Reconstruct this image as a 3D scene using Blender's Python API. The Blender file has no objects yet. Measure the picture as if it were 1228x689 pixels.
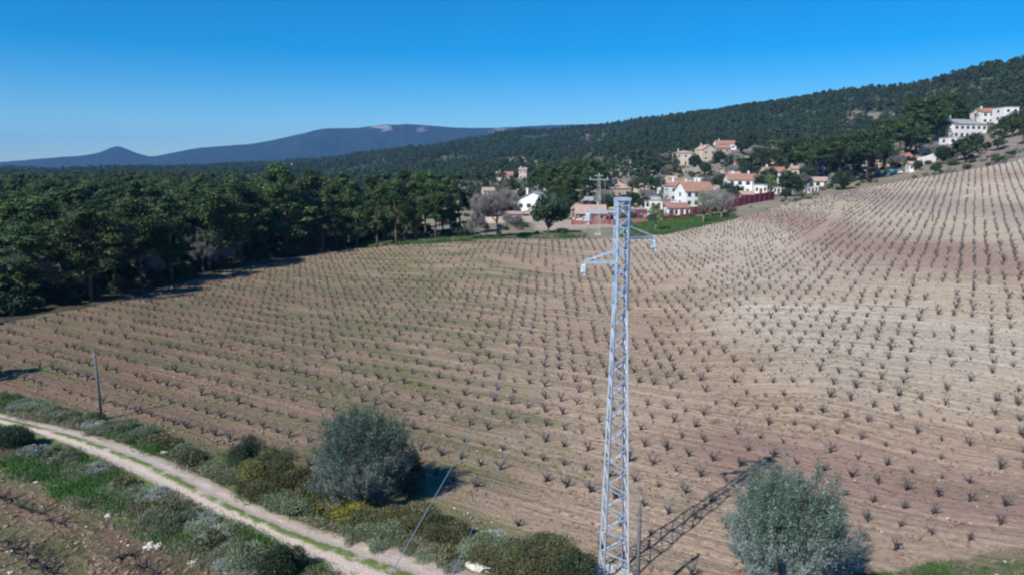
import bpy, math, random
import numpy as np
from mathutils import Vector, Matrix
random.seed(7)
rng = np.random.default_rng(7)
sc = bpy.context.scene
COL = sc.collection
R = math.radians

# ------------------------------------------------------------------ camera, sky, sun
CAMH = 18.0
F = 877.0 / 1228.0                      # focal length in picture widths
PITCH = R(9.3)
cam_d = bpy.data.cameras.new("camera")
cam_d.sensor_width = 36.0
cam_d.lens = 36.0 * F
cam_d.clip_start = 0.5
cam_d.clip_end = 40000.0
cam = bpy.data.objects.new("camera", cam_d)
COL.objects.link(cam)
cam.location = (0, 0, CAMH)
cam.rotation_euler = (R(90) - PITCH, 0, 0)
sc.camera = cam

SUN_EL = 43.5
SUN_AZ = 221.3                           # clockwise from +Y: behind and to the left of the camera
world = bpy.data.worlds.new("World")
sc.world = world
world.use_nodes = True
wn = world.node_tree
for n in list(wn.nodes):
    wn.nodes.remove(n)
sky = wn.nodes.new('ShaderNodeTexSky')
sky.sky_type = 'NISHITA'
sky.sun_disc = False
sky.sun_elevation = R(SUN_EL)
sky.sun_rotation = R(SUN_AZ)
sky.altitude = 1200
sky.air_density = 1.0
sky.dust_density = 0.0
sky.ozone_density = 4.0
hsv = wn.nodes.new('ShaderNodeHueSaturation')
hsv.inputs['Hue'].default_value = .498
hsv.inputs['Saturation'].default_value = 1.62
hsv.inputs['Value'].default_value = 1.0
bg = wn.nodes.new('ShaderNodeBackground')
bg.inputs['Strength'].default_value = 0.102
wo = wn.nodes.new('ShaderNodeOutputWorld')
tnt = wn.nodes.new('ShaderNodeMix'); tnt.data_type = 'RGBA'; tnt.blend_type = 'MULTIPLY'
tnt.inputs[0].default_value = 1.0; tnt.inputs[7].default_value = (.84, 1.0, 1.06, 1)
wn.links.new(sky.outputs[0], hsv.inputs['Color'])
wn.links.new(hsv.outputs[0], tnt.inputs[6])
wn.links.new(tnt.outputs[2], bg.inputs['Color'])
wn.links.new(bg.outputs[0], wo.inputs['Surface'])

sun_d = bpy.data.lights.new("sun", 'SUN')
sun_d.energy = 5.0
sun_d.angle = R(0.53)
sun_d.color = (1.0, 0.955, 0.89)
sun = bpy.data.objects.new("sun", sun_d)
COL.objects.link(sun)
sdir = Vector((math.sin(R(SUN_AZ)) * math.cos(R(SUN_EL)), math.cos(R(SUN_AZ)) * math.cos(R(SUN_EL)), math.sin(R(SUN_EL))))
sun.rotation_euler = sdir.to_track_quat('Z', 'Y').to_euler()
sc.view_settings.view_transform = 'Standard'
sc.view_settings.look = 'None'
sc.view_settings.gamma = 1.0
sc.view_settings.use_curve_mapping = False
sc.view_settings.exposure = 0.27
sc.render.engine = 'CYCLES'
sc.cycles.filter_width = 2.2
sc.cycles.max_bounces = 6
sc.cycles.volume_bounces = 0
sc.cycles.transparent_max_bounces = 6

# ------------------------------------------------------------------ noise helpers
def _hash(ix, iy, seed):
    n = (ix.astype(np.int64) * 374761393 + iy.astype(np.int64) * 668265263 + seed * 982451653) & 0x7fffffff
    n = ((n ^ (n >> 13)) * 1274126177) & 0x7fffffff
    n = n ^ (n >> 16)
    return (n & 0xffff) / 65535.0
def vnoise(x, y, seed=0):
    x = np.asarray(x, float); y = np.asarray(y, float)
    ix = np.floor(x); iy = np.floor(y)
    fx = x - ix; fy = y - iy
    fx = fx * fx * (3 - 2 * fx); fy = fy * fy * (3 - 2 * fy)
    a = _hash(ix, iy, seed); b = _hash(ix + 1, iy, seed); c = _hash(ix, iy + 1, seed); d = _hash(ix + 1, iy + 1, seed)
    return (a * (1 - fx) + b * fx) * (1 - fy) + (c * (1 - fx) + d * fx) * fy
def fbm(x, y, seed=0, oct=4):
    s = 0; a = 1; t = 0
    for i in range(oct):
        s = s + a * vnoise(x * 2 ** i, y * 2 ** i, seed + i * 17); t += a; a *= .5
    return s / t

# ------------------------------------------------------------------ lie of the land: profiles along bearings, blended
def prof(px, pts):
    # pts: (picture row, depth) -> (ground range, height)
    xo = (px - 614.0) / 877.0
    out = [(0.0, 0.0), (30.0, 0.0)]
    for py, z in pts:
        yc = (py - 344.5) / 877.0
        h = CAMH - z * math.sin(PITCH) - yc * z * math.cos(PITCH)
        Y = z * math.cos(PITCH) - yc * z * math.sin(PITCH)
        out.append((math.hypot(xo * z, Y), h))
    return math.atan2(xo, math.cos(PITCH)), out
PROFILES = [
    (R(-75), [(0, 0), (100, 0), (400, 0), (1500, 6), (2600, 10), (12000, 0)]),
    (R(-45), [(0, 0), (100, 0), (400, 0), (1500, 6), (2600, 10), (12000, 0)]),
    (R(-25), [(0, 0), (100, 0), (400, 0), (1500, 10), (2600, 12), (12000, 0)]),
]
def addp(px, pts, tail):
    a, o = prof(px, pts)
    PROFILES.append((a, o + tail))
addp(400, [(345, 112), (323, 131), (298, 166), (272, 240), (246, 400), (222, 700), (194, 1500)], [(2600, 15), (12000, 0)])
addp(500, [(345, 110), (310, 138), (292, 158), (265, 235), (240, 360), (214, 620), (183, 1450)], [(2600, 30), (12000, 0)])
addp(600, [(400, 80), (335, 112), (305, 131), (290, 150), (262, 215), (235, 330), (212, 500), (192, 800), (166, 1400)], [(2400, 50), (12000, 0)])
addp(700, [(400, 80), (335, 112), (305, 133), (287, 156), (262, 215), (238, 300), (213, 420), (190, 620), (173, 900), (157, 1300)], [(2400, 60), (12000, 0)])
addp(800, [(520, 50), (430, 70), (384, 85), (340, 107), (310, 128), (279, 162), (255, 225), (235, 300), (213, 380), (196, 430), (180, 560), (149, 1200)], [(2400, 60), (12000, 0)])
addp(900, [(520, 50), (430, 66), (384, 77), (330, 100), (300, 128), (275, 160), (258, 187), (245, 215), (225, 290), (200, 380), (178, 480), (166, 620), (135, 1000)], [(2400, 70), (12000, 0)])
addp(1000, [(595, 41.5), (451, 58), (399, 70), (364, 80), (320, 98), (300, 112), (268, 150), (245, 200), (230, 245), (211, 300), (195, 370), (174, 480), (151, 620), (118, 850)], [(2400, 70), (12000, 0)])
addp(1165, [(595, 41.5), (451, 57), (399, 67.5), (364, 76), (310, 96), (292, 109), (246, 154), (203, 220), (188, 255), (168, 300), (144, 380), (121, 500), (93, 690)], [(1000, 92), (2400, 70), (12000, 0)])
PROFILES.append((R(37), [(0, 0), (50, 0), (75, 2.6), (120, 7.5), (180, 12), (262, 20), (350, 33), (500, 62), (700, 108), (1000, 104), (2400, 70), (12000, 0)]))
PROFILES.append((R(60), [(0, 0), (50, .5), (75, 3.4), (120, 9), (180, 14), (262, 24), (350, 38), (500, 68), (700, 112), (1000, 108), (2400, 70), (12000, 0)]))
NR = 500
RG = np.concatenate([[0], np.geomspace(10, 12000, NR - 1)])
LRG = np.log(RG + 20)
def _pchip(x, y, xi):
    x = np.array(x, float); y = np.array(y, float)
    h = np.diff(x); d = np.diff(y) / h
    m = np.zeros(len(x)); m[0] = d[0]; m[-1] = d[-1]
    for i in range(1, len(x) - 1):
        if d[i - 1] * d[i] > 0:
            w1 = 2 * h[i] + h[i - 1]; w2 = h[i] + 2 * h[i - 1]
            m[i] = (w1 + w2) / (w1 / d[i - 1] + w2 / d[i])
    k = np.clip(np.searchsorted(x, xi) - 1, 0, len(x) - 2)
    t = np.clip((xi - x[k]) / h[k], 0, 1)
    return ((1 + 2 * t) * (1 - t) ** 2 * y[k] + t * (1 - t) ** 2 * h[k] * m[k] + t * t * (3 - 2 * t) * y[k + 1] + t * t * (t - 1) * h[k] * m[k + 1])
_rows = []
for a, pts in PROFILES:
    _rows.append(_pchip(np.log(np.array([p[0] for p in pts]) + 20), [p[1] for p in pts], LRG))
_rows = np.array(_rows)
AG = np.linspace(R(-75), R(60), 271)
TAB = np.zeros((271, NR))
for j in range(NR):
    TAB[:, j] = _pchip([p[0] for p in PROFILES], _rows[:, j], AG)
_k = np.exp(-0.5 * (np.arange(-4, 5) / 2.0) ** 2); _k /= _k.sum()
_pad = np.pad(TAB, ((4, 4), (0, 0)), mode='edge')
TAB = sum(_k[i] * _pad[i:i + 271] for i in range(9))
def ground_arr(X, Y):
    X = np.asarray(X, float); Y = np.asarray(Y, float)
    r = np.hypot(X, Y)
    a = np.clip(np.arctan2(X, Y), AG[0], AG[-1] - 1e-6)
    ra = (a - AG[0]) / (AG[1] - AG[0])
    i = np.clip(ra.astype(int), 0, 269); fa = ra - i
    rr = np.interp(np.log(r + 20), LRG, np.arange(NR))
    j = np.clip(rr.astype(int), 0, NR - 2); fr = rr - j
    h = (TAB[i, j] * (1 - fa) + TAB[i + 1, j] * fa) * (1 - fr) + (TAB[i, j + 1] * (1 - fa) + TAB[i + 1, j + 1] * fa) * fr
    back = np.clip((Y + 20) / 60.0, 0, 1); back = back * back * (3 - 2 * back)
    h = h * back
    amp = np.clip((r - 250) / 500, 0, 1)
    h = h + amp * (fbm(X / 90, Y / 90, 5, 3) - .5) * 14 * np.clip((3000 - r) / 1000, 0, 1)
    return h
def ground(x, y):
    return float(ground_arr(np.array([x]), np.array([y]))[0])
def at(px, z):
    """point of the ground seen in picture column px at depth z"""
    X = (px - 614.0) * z / 877.0
    Y = z
    for _ in range(6):
        h = ground(X, Y)
        Y = (z - math.sin(PITCH) * (CAMH - h)) / math.cos(PITCH)
    return X, Y, ground(X, Y)
def hit(px, py, zmax=900.0):
    """ground point along a picture ray"""
    xo = (px - 614.0) / 877.0; yc = (py - 344.5) / 877.0
    zs = np.geomspace(15, zmax, 1400)
    X = xo * zs
    Y = zs * math.cos(PITCH) - yc * zs * math.sin(PITCH)
    Z = CAMH - zs * math.sin(PITCH) - yc * zs * math.cos(PITCH)
    g = ground_arr(X, Y)
    k = np.nonzero(Z < g)[0]
    k = k[0] if len(k) else len(zs) - 1
    return float(X[k]), float(Y[k]), float(g[k])
def project(x, y, z):
    f = y * math.cos(PITCH) - (z - CAMH) * math.sin(PITCH)
    u = y * math.sin(PITCH) + (z - CAMH) * math.cos(PITCH)
    return 614 + 877 * x / f, 344.5 - 877 * u / f, f
def inpoly(X, Y, poly):
    X = np.asarray(X); Y = np.asarray(Y)
    c = np.zeros(X.shape, bool)
    n = len(poly)
    for i in range(n):
        x1, y1 = poly[i][:2]; x2, y2 = poly[(i + 1) % n][:2]
        if y1 == y2: continue
        cond = ((y1 > Y) != (y2 > Y)) & (X < (x2 - x1) * (Y - y1) / (y2 - y1) + x1)
        c ^= cond
    return c

FIELD_FAR = [hit(*p) for p in [(-330, 470), (-150, 430), (0, 388), (100, 371), (200, 347), (300, 319), (420, 299), (520, 293), (640, 289), (700, 287), (780, 283), (840, 270), (900, 258), (960, 241), (1030, 226), (1100, 214), (1160, 205)]]
FIELD_FAR.append(at(1190, 224)); FIELD_FAR.append(at(1240, 226)); FIELD_FAR.append(at(1420, 235))
FIELD_NEAR = [hit(*p) for p in [(1500, 690), (1228, 652), (1120, 656), (1010, 665), (900, 689), (820, 700), (715, 700), (640, 640), (560, 612), (480, 590), (380, 566), (300, 552), (200, 528), (60, 478), (-80, 448), (-330, 440)]]
FIELD = FIELD_FAR + FIELD_NEAR
SOIL_NEAR = [hit(*p) for p in [(1500, 740), (1228, 676), (1120, 680), (1010, 700), (900, 760), (700, 760), (600, 680), (560, 650), (480, 612), (380, 590), (300, 572), (200, 545), (60, 492), (-80, 462), (-330, 456)]]
SOIL = FIELD_FAR + SOIL_NEAR
PLOT = [hit(*p) for p in [(-300, 545), (0, 560), (70, 592), (150, 630), (215, 662), (270, 700), (300, 860), (-300, 860)]]

# ------------------------------------------------------------------ materials
MATS = {}
def newmat(name):
    m = bpy.data.materials.new(name); m.use_nodes = True
    nt = m.node_tree
    b = nt.nodes['Principled BSDF']
    MATS[name] = m
    return m, nt, b
def N(nt, t, **kw):
    n = nt.nodes.new(t)
    for k, v in kw.items():
        setattr(n, k, v)
    return n
def ramp(nt, stops):
    n = nt.nodes.new('ShaderNodeValToRGB')
    e = n.color_ramp.elements
    while len(e) > 1: e.remove(e[-1])
    e[0].position = stops[0][0]; e[0].color = (*stops[0][1], 1) if len(stops[0][1]) == 3 else stops[0][1]
    for p, c in stops[1:]:
        x = e.new(p); x.color = (*c, 1) if len(c) == 3 else c
    return n
def plain(name, c, rough=.7, metal=0.0, vary=.25, scale=3.0, bump=0.0, spec=.4):
    m, nt, b = newmat(name)
    tc = N(nt, 'ShaderNodeTexCoord')
    nz = N(nt, 'ShaderNodeTexNoise'); nz.inputs['Scale'].default_value = scale; nz.inputs['Detail'].default_value = 6
    nt.links.new(tc.outputs['Object'], nz.inputs['Vector'])
    lo = tuple(x * (1 - vary) for x in c); hi = tuple(min(1, x * (1 + vary)) for x in c)
    r = ramp(nt, [(.3, lo), (.7, hi)])
    nt.links.new(nz.outputs[0], r.inputs[0])
    nt.links.new(r.outputs[0], b.inputs['Base Color'])
    b.inputs['Roughness'].default_value = rough; b.inputs['Metallic'].default_value = metal
    b.inputs['Specular IOR Level'].default_value = spec
    if bump:
        bp = N(nt, 'ShaderNodeBump'); bp.inputs['Strength'].default_value = bump; bp.inputs['Distance'].default_value = .05
        nt.links.new(nz.outputs[0], bp.inputs['Height']); nt.links.new(bp.outputs[0], b.inputs['Normal'])
    return m
def leafmat(name, stops, rough=.55, spec=.3, trans=.15):
    """foliage: colour by a per-leaf random attribute and a little per tree"""
    m, nt, b = newmat(name)
    at_ = N(nt, 'ShaderNodeAttribute'); at_.attribute_name = 'tint'
    oi = N(nt, 'ShaderNodeObjectInfo')
    r = ramp(nt, stops)
    nt.links.new(at_.outputs['Fac'], r.inputs[0])
    h = N(nt, 'ShaderNodeHueSaturation')
    mr = N(nt, 'ShaderNodeMapRange'); mr.inputs['To Min'].default_value = .72; mr.inputs['To Max'].default_value = 1.3
    nt.links.new(oi.outputs['Random'], mr.inputs['Value']); nt.links.new(mr.outputs[0], h.inputs['Value'])
    mh = N(nt, 'ShaderNodeMath', operation='MULTIPLY'); mh.inputs[1].default_value = 7.31
    mf = N(nt, 'ShaderNodeMath', operation='FRACT')
    mr2 = N(nt, 'ShaderNodeMapRange'); mr2.inputs['To Min'].default_value = .485; mr2.inputs['To Max'].default_value = .515
    nt.links.new(oi.outputs['Random'], mh.inputs[0]); nt.links.new(mh.outputs[0], mf.inputs[0]); nt.links.new(mf.outputs[0], mr2.inputs['Value'])
    nt.links.new(mr2.outputs[0], h.inputs['Hue'])
    nt.links.new(r.outputs[0], h.inputs['Color'])
    nt.links.new(h.outputs[0], b.inputs['Base Color'])
    b.inputs['Roughness'].default_value = rough
    b.inputs['Specular IOR Level'].default_value = spec
    tr = N(nt, 'ShaderNodeBsdfTranslucent'); nt.links.new(h.outputs[0], tr.inputs['Color'])
    mx = N(nt, 'ShaderNodeMixShader'); mx.inputs[0].default_value = trans
    out = nt.nodes['Material Output']
    nt.links.new(b.outputs[0], mx.inputs[1]); nt.links.new(tr.outputs[0], mx.inputs[2]); nt.links.new(mx.outputs[0], out.inputs['Surface'])
    return m
M_PINE = leafmat('pine_needles', [(0, (.014, .034, .015)), (.5, (.036, .074, .024)), (1, (.120, .175, .045))])
M_PINE2 = leafmat('far_pine_needles', [(0, (.026, .052, .030)), (.5, (.048, .085, .044)), (1, (.085, .125, .055))])
M_DARK = leafmat('holm_oak_leaves', [(0, (.018, .036, .020)), (.5, (.034, .062, .030)), (1, (.065, .095, .045))])
M_OLIVE = leafmat('olive_leaves', [(0, (.085, .125, .108)), (.5, (.170, .222, .198)), (.8, (.26, .31, .285)), (1, (.38, .42, .39))], spec=.4)
M_OLIVE2 = leafmat('olive_green_tips', [(0, (.038, .080, .055)), (.5, (.068, .125, .085)), (1, (.14, .20, .15))])
M_BUSH = leafmat('bush_leaves', [(0, (.045, .058, .024)), (.5, (.092, .100, .044)), (.85, (.165, .165, .080)), (1, (.27, .24, .13))])
M_YELLOW = leafmat('gorse_flowers', [(0, (.09, .11, .025)), (.5, (.19, .18, .035)), (1, (.38, .33, .06))])
M_GREY = leafmat('grey_scrub_leaves', [(0, (.085, .12, .06)), (.5, (.155, .19, .11)), (1, (.29, .32, .21))])
M_SILVER = leafmat('silver_scrub_leaves', [(0, (.16, .20, .16)), (.5, (.28, .32, .27)), (1, (.44, .47, .42))])
M_GRASS = leafmat('grass_blades', [(0, (.030, .090, .018)), (.5, (.060, .170, .030)), (1, (.13, .24, .06))], trans=.3)
M_DRY = leafmat('dry_grass_blades', [(0, (.13, .12, .08)), (.5, (.24, .22, .15)), (1, (.38, .35, .25))], trans=.2)
M_SPRING = leafmat('fresh_leaves', [(0, (.07, .14, .04)), (.5, (.14, .25, .06)), (1, (.24, .36, .12))], trans=.3)
M_TWIG = leafmat('bare_twigs', [(0, (.15, .14, .13)), (.5, (.26, .245, .23)), (1, (.38, .36, .34))])
M_BARK = plain('pine_bark', (.12, .085, .065), .9, scale=4, bump=.6)
M_BARKG = plain('grey_bark', (.20, .18, .16), .9, scale=4, bump=.5)
M_VINE = plain('vine_bark', (.052, .046, .044), .9, vary=.4, scale=12, bump=.5)
M_CANE = plain('vine_cane_bark', (.13, .12, .12), .8, vary=.35, scale=6)
M_STEEL = plain('galvanised_steel', (.46, .56, .68), .40, metal=.35, vary=.14, scale=5, spec=.6)
M_STEEL_OLD = plain('dull_galvanised_steel', (.50, .53, .56), .6, metal=.2, vary=.15, scale=2)
M_GLASSIN = plain('glass_insulator', (.62, .70, .70), .25, vary=.1, spec=.7)
M_WIRE = plain('aluminium_wire', (.34, .42, .52), .5, metal=.4, vary=.05)
M_POLE = plain('weathered_pole_wood', (.125, .13, .135), .85, vary=.3, scale=8, bump=.4)
M_CONC = plain('concrete', (.45, .44, .42), .9, vary=.15, scale=2, bump=.3)
M_ROCK = plain('limestone', (.56, .53, .47), .9, vary=.22, scale=5, bump=.6)
M_SIGN = plain('yellow_plate', (.75, .62, .25), .5, vary=.1)
M_WHITE = plain('white_render', (.78, .77, .75), .85, vary=.07, scale=.8)
M_CREAM = plain('cream_render', (.60, .50, .40), .85, vary=.10, scale=.8)
M_PINK = plain('pink_render', (.30, .13, .125), .85, vary=.12, scale=.8)
M_MAROON = plain('maroon_paint', (.20, .045, .065), .7, vary=.15, scale=1)
M_REDPOST = plain('red_paint', (.22, .055, .05), .6, vary=.1)
M_TAN = plain('tan_stone', (.40, .32, .25), .9, vary=.18, scale=1.5)
M_GREYB = plain('grey_render', (.38, .38, .38), .9, vary=.12, scale=1)
M_YELW = plain('yellow_render', (.62, .47, .17), .85, vary=.12, scale=.6)
M_TEAL = plain('teal_sheet', (.10, .34, .40), .5, vary=.15)
M_BLUE = plain('blue_tarpaulin', (.10, .33, .62), .5, vary=.1)
M_GREYROOF = plain('grey_roofing', (.33, .32, .32), .85, vary=.15, scale=1)
M_PANE = plain('window_glass', (.035, .045, .06), .12, vary=.2, spec=.8)
M_WOOD = plain('brown_shutter', (.14, .08, .05), .7, vary=.2)
M_STONEW = plain('rubble_wall', (.36, .33, .29), .95, vary=.3, scale=3, bump=.6)
def tilemat(name, c):
    m, nt, b = newmat(name)
    tc = N(nt, 'ShaderNodeTexCoord')
    wv = N(nt, 'ShaderNodeTexWave'); wv.inputs['Scale'].default_value = 1.3; wv.bands_direction = 'X'
    nt.links.new(tc.outputs['Object'], wv.inputs['Vector'])
    nz = N(nt, 'ShaderNodeTexNoise'); nz.inputs['Scale'].default_value = 2.2; nz.inputs['Detail'].default_value = 5
    nt.links.new(tc.outputs['Object'], nz.inputs['Vector'])
    r = ramp(nt, [(.3, tuple(x * .72 for x in c)), (.55, c), (.75, tuple(min(1, x * 1.25) for x in c))])
    nt.links.new(nz.outputs[0], r.inputs[0]); nt.links.new(r.outputs[0], b.inputs['Base Color'])
    bp = N(nt, 'ShaderNodeBump'); bp.inputs['Strength'].default_value = .7; bp.inputs['Distance'].default_value = .08
    nt.links.new(wv.outputs[0], bp.inputs['Height']); nt.links.new(bp.outputs[0], b.inputs['Normal'])
    b.inputs['Roughness'].default_value = .85
    return m
M_TILE = tilemat('terracotta_tiles', (.38, .20, .145))
M_TILE2 = tilemat('pale_terracotta_tiles', (.47, .33, .26))
M_TILED = tilemat('dark_slate_gable', (.10, .12, .16))

# ------------------------------------------------------------------ mesh helpers
class MB:
    """collects polygons of one mesh"""
    def __init__(s): s.v = []; s.f = []; s.m = []
    def add(s, vs, fs, mi=0):
        o = len(s.v); s.v.extend([tuple(v) for v in vs]); s.f.extend([tuple(i + o for i in f) for f in fs]); s.m.extend([mi] * len(fs))
    def box(s, x0, x1, y0, y1, z0, z1, mi=0):
        vs = [(x0, y0, z0), (x1, y0, z0), (x1, y1, z0), (x0, y1, z0), (x0, y0, z1), (x1, y0, z1), (x1, y1, z1), (x0, y1, z1)]
        s.add(vs, [(0, 3, 2, 1), (4, 5, 6, 7), (0, 1, 5, 4), (1, 2, 6, 5), (2, 3, 7, 6), (3, 0, 4, 7)], mi)
    def tube(s, pts, rad, n=5, mi=0, cap=True):
        pts = [Vector(p) for p in pts]
        ring = []
        up = Vector((.13, .27, .95)).normalized()
        for i, p in enumerate(pts):
            if i == 0: t = pts[1] - p
            elif i == len(pts) - 1: t = p - pts[i - 1]
            else: t = pts[i + 1] - pts[i - 1]
            if t.length < 1e-6: t = Vector((0, 0, 1))
            t.normalize()
            a = t.cross(up)
            if a.length < .05: a = t.cross(Vector((1, 0, 0)))
            a.normalize(); b = t.cross(a)
            r = rad[i] if hasattr(rad, '__len__') else rad
            ring.append([p + a * (r * math.cos(2 * math.pi * k / n)) + b * (r * math.sin(2 * math.pi * k / n)) for k in range(n)])
        vs = [q for rg in ring for q in rg]; fs = []
        for i in range(len(pts) - 1):
            for k in range(n):
                k2 = (k + 1) % n
                fs.append((i * n + k, (i + 1) * n + k, (i + 1) * n + k2, i * n + k2))
        if cap:
            fs.append(tuple(range(n))); fs.append(tuple(reversed([(len(pts) - 1) * n + k for k in range(n)])))
        s.add(vs, fs, mi)
    def mesh(s, name, mats, smooth=False):
        me = bpy.data.meshes.new(name)
        me.from_pydata(s.v, [], s.f)
        for m in (mats if isinstance(mats, (list, tuple)) else [mats]): me.materials.append(m)
        me.polygons.foreach_set('material_index', s.m)
        if smooth: me.polygons.foreach_set('use_smooth', [True] * len(s.f))
        me.update()
        return me
def npmesh(name, V, Fq, mats, tint=None, mi=None, smooth=False):
    """mesh from numpy arrays of quads"""
    me = bpy.data.meshes.new(name)
    nv = len(V); nf = len(Fq)
    me.vertices.add(nv); me.vertices.foreach_set('co', np.asarray(V, np.float32).ravel())
    me.loops.add(nf * 4); me.loops.foreach_set('vertex_index', np.asarray(Fq, np.int32).ravel())
    me.polygons.add(nf); me.polygons.foreach_set('loop_start', np.arange(nf, dtype=np.int32) * 4)
    for m in (mats if isinstance(mats, (list, tuple)) else [mats]): me.materials.append(m)
    if mi is not None: me.polygons.foreach_set('material_index', np.asarray(mi, np.int32))
    if smooth: me.polygons.foreach_set('use_smooth', np.ones(nf, bool))
    me.update(calc_edges=True)
    if tint is not None:
        a = me.attributes.new('tint', 'FLOAT', 'FACE'); a.data.foreach_set('value', np.asarray(tint, np.float32))
    return me
def link(name, me, parent=None, loc=None, rot=None, scale=None):
    o = bpy.data.objects.new(name, me); COL.objects.link(o)
    if parent is not None: o.parent = parent
    if loc is not None: o.location = loc
    if rot is not None: o.rotation_euler = rot
    if scale is not None: o.scale = scale
    return o
def tag(o, label, cat, group=None):
    o['label'] = label; o['category'] = cat
    if group: o['group'] = group
    return o
def thing(name, label, cat, loc=(0, 0, 0), rz=0.0, group=None):
    o = bpy.data.objects.new(name, None); o.empty_display_size = .2; COL.objects.link(o)
    o.location = loc; o.rotation_euler = (0, 0, rz)
    return tag(o, label, cat, group)
def stuff(o, label=None, cat=None):
    o['kind'] = 'stuff'
    if label: o['label'] = label
    if cat: o['category'] = cat
    return o
def dup(root, loc, rz, scale, label=None, group=None):
    r = root.copy(); COL.objects.link(r); r.location = loc; r.rotation_euler = (0, 0, rz)
    r.scale = scale if hasattr(scale, '__len__') else (scale,) * 3
    if label: r['label'] = label
    if group: r['group'] = group
    elif group == '' and 'group' in r: del r['group']
    for ch in list(root.children):
        c = ch.copy(); COL.objects.link(c); c.parent = r
        for g in ch.children:
            d = g.copy(); COL.objects.link(d); d.parent = c
    return r

def leaf_quads(P, Nrm, size, aspect, spread=1.0, rg=rng, along=None):
    """little diamond-shaped leaves at points P facing Nrm"""
    n = len(P)
    rnd = rg.normal(size=(n, 3))
    nn = Nrm + rnd * spread
    nn /= np.linalg.norm(nn, axis=1)[:, None] + 1e-9
    t = along if along is not None else rg.normal(size=(n, 3))
    t = t - nn * np.sum(t * nn, axis=1)[:, None]
    t /= np.linalg.norm(t, axis=1)[:, None] + 1e-9
    b = np.cross(nn, t)
    s = size * rg.uniform(.65, 1.35, n)[:, None]
    V = np.stack([P - t * s, P + b * s * aspect - t * s * .1, P + t * s, P - b * s * aspect + t * s * .1], axis=1).reshape(-1, 3)
    Fq = np.arange(n * 4).reshape(-1, 4)
    return V, Fq
def clump_points(C, Rr, n, rg=rng, up=.25, shell=.55):
    k = len(C)
    d = rg.normal(size=(k, n, 3)); d[..., 2] += up
    d /= np.linalg.norm(d, axis=2)[..., None]
    rad = shell + (1 - shell) * rg.uniform(0, 1, (k, n, 1)) ** .7
    P = C[:, None, :] + d * rad * Rr[:, None, :]
    tint = rg.uniform(0, 1, (k, 1)) * .45 + rg.uniform(0, 1, (k, n)) * .55
    return P.reshape(-1, 3), d.reshape(-1, 3), tint.ravel()

def limb(a, b, sag=.1, n=4, rg=rng):
    a = np.array(a, float); b = np.array(b, float)
    L = np.linalg.norm(b - a)
    return [tuple(a + (b - a) * (i / n) + rg.normal(size=3) * L * sag * .35 * math.sin(math.pi * i / n) + np.array([0, 0, L * sag * math.sin(math.pi * i / n) * .5])) for i in range(n + 1)]

def pine_meshes(i, h=15.0, w=4.6, crown0=.38, nl=70, leaf=.30, mat=None, umbrella=False, k=64):
    rg = np.random.default_rng(100 + i)
    tr = MB()
    lean = rg.normal(size=2) * h * .035
    pts = [(lean[0] * (t ** 1.5), lean[1] * (t ** 1.5), h * .93 * t) for t in np.linspace(0, 1, 8)]
    pts = [(p[0] + rg.normal() * .12 * (j > 0), p[1] + rg.normal() * .12 * (j > 0), p[2]) for j, p in enumerate(pts)]
    r0 = h * .017
    tr.tube(pts, [r0 * (1 - .85 * j / 7) + .03 for j in range(8)], 7)
    C = []; RR = []
    for j in range(k):
        t = rg.uniform(0, 1)
        if umbrella:
            zz = h * (.52 + .45 * t); wr = w * math.sqrt(max(0.05, 1 - ((t - .2) * 1.15) ** 2)) * 1.0
        else:
            zz = h * (crown0 + (1 - crown0) * t)
            wr = w * (math.sin(math.pi * (.16 + .80 * t)) ** .8) * (.72 + .28 * math.sin(j * 2.1))
        a = rg.uniform(0, 2 * math.pi)
        rr = wr * math.sqrt(rg.uniform(.12, 1.0))
        ax = np.interp(zz, [p[2] for p in pts], [p[0] for p in pts]); ay = np.interp(zz, [p[2] for p in pts], [p[1] for p in pts])
        c = (ax + rr * math.cos(a), ay + rr * math.sin(a), zz)
        C.append(c); q = rg.uniform(.6, 1.35) * w / 4.0
        RR.append((q, q, q * rg.uniform(.45, .7)))
        if j % 2 == 0:
            zb = max(h * .2, zz - rr * rg.uniform(.25, .6))
            bx = np.interp(zb, [p[2] for p in pts], [p[0] for p in pts]); by = np.interp(zb, [p[2] for p in pts], [p[1] for p in pts])
            tr.tube(limb((bx, by, zb), c, .12, 3, rg), [.10, .08, .055, .025], 4)
    # a few bare dead limbs low on the trunk
    for j in range(5):
        a = rg.uniform(0, 6.28); zb = h * rg.uniform(.15, .4); L = rg.uniform(.8, 2)
        tr.tube([(0, 0, zb), (L * math.cos(a), L * math.sin(a), zb + L * .2)], [.05, .015], 3)
    C = np.array(C); RR = np.array(RR)
    P, D, T = clump_points(C, RR, nl, rg, up=.35)
    V, Fq = leaf_quads(P, D * .8 + np.array([0, 0, .5]), leaf, .42, .5, rg)
    return tr.mesh('pine_trunk', M_BARK, True), (V, Fq, T), npmesh('pine_crown', V, Fq, mat or M_PINE, T)

def merge_tree(name, trunk_me, leafdata, leafmat_, barkm):
    """one mesh of trunk and crown for the uncounted trees"""
    nv = len(trunk_me.vertices); co = np.zeros(nv * 3); trunk_me.vertices.foreach_get('co', co); co = co.reshape(-1, 3)
    quads = [tuple(p.vertices) for p in trunk_me.polygons if len(p.vertices) == 4]
    V, Fq, T = leafdata
    VV = np.concatenate([co, V]); FF = np.concatenate([np.array(quads), Fq + nv])
    mi = np.concatenate([np.ones(len(quads)), np.zeros(len(Fq))])
    tt = np.concatenate([np.zeros(len(quads)), T])
    return npmesh(name, VV, FF, [leafmat_, barkm], tt, mi)

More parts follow.
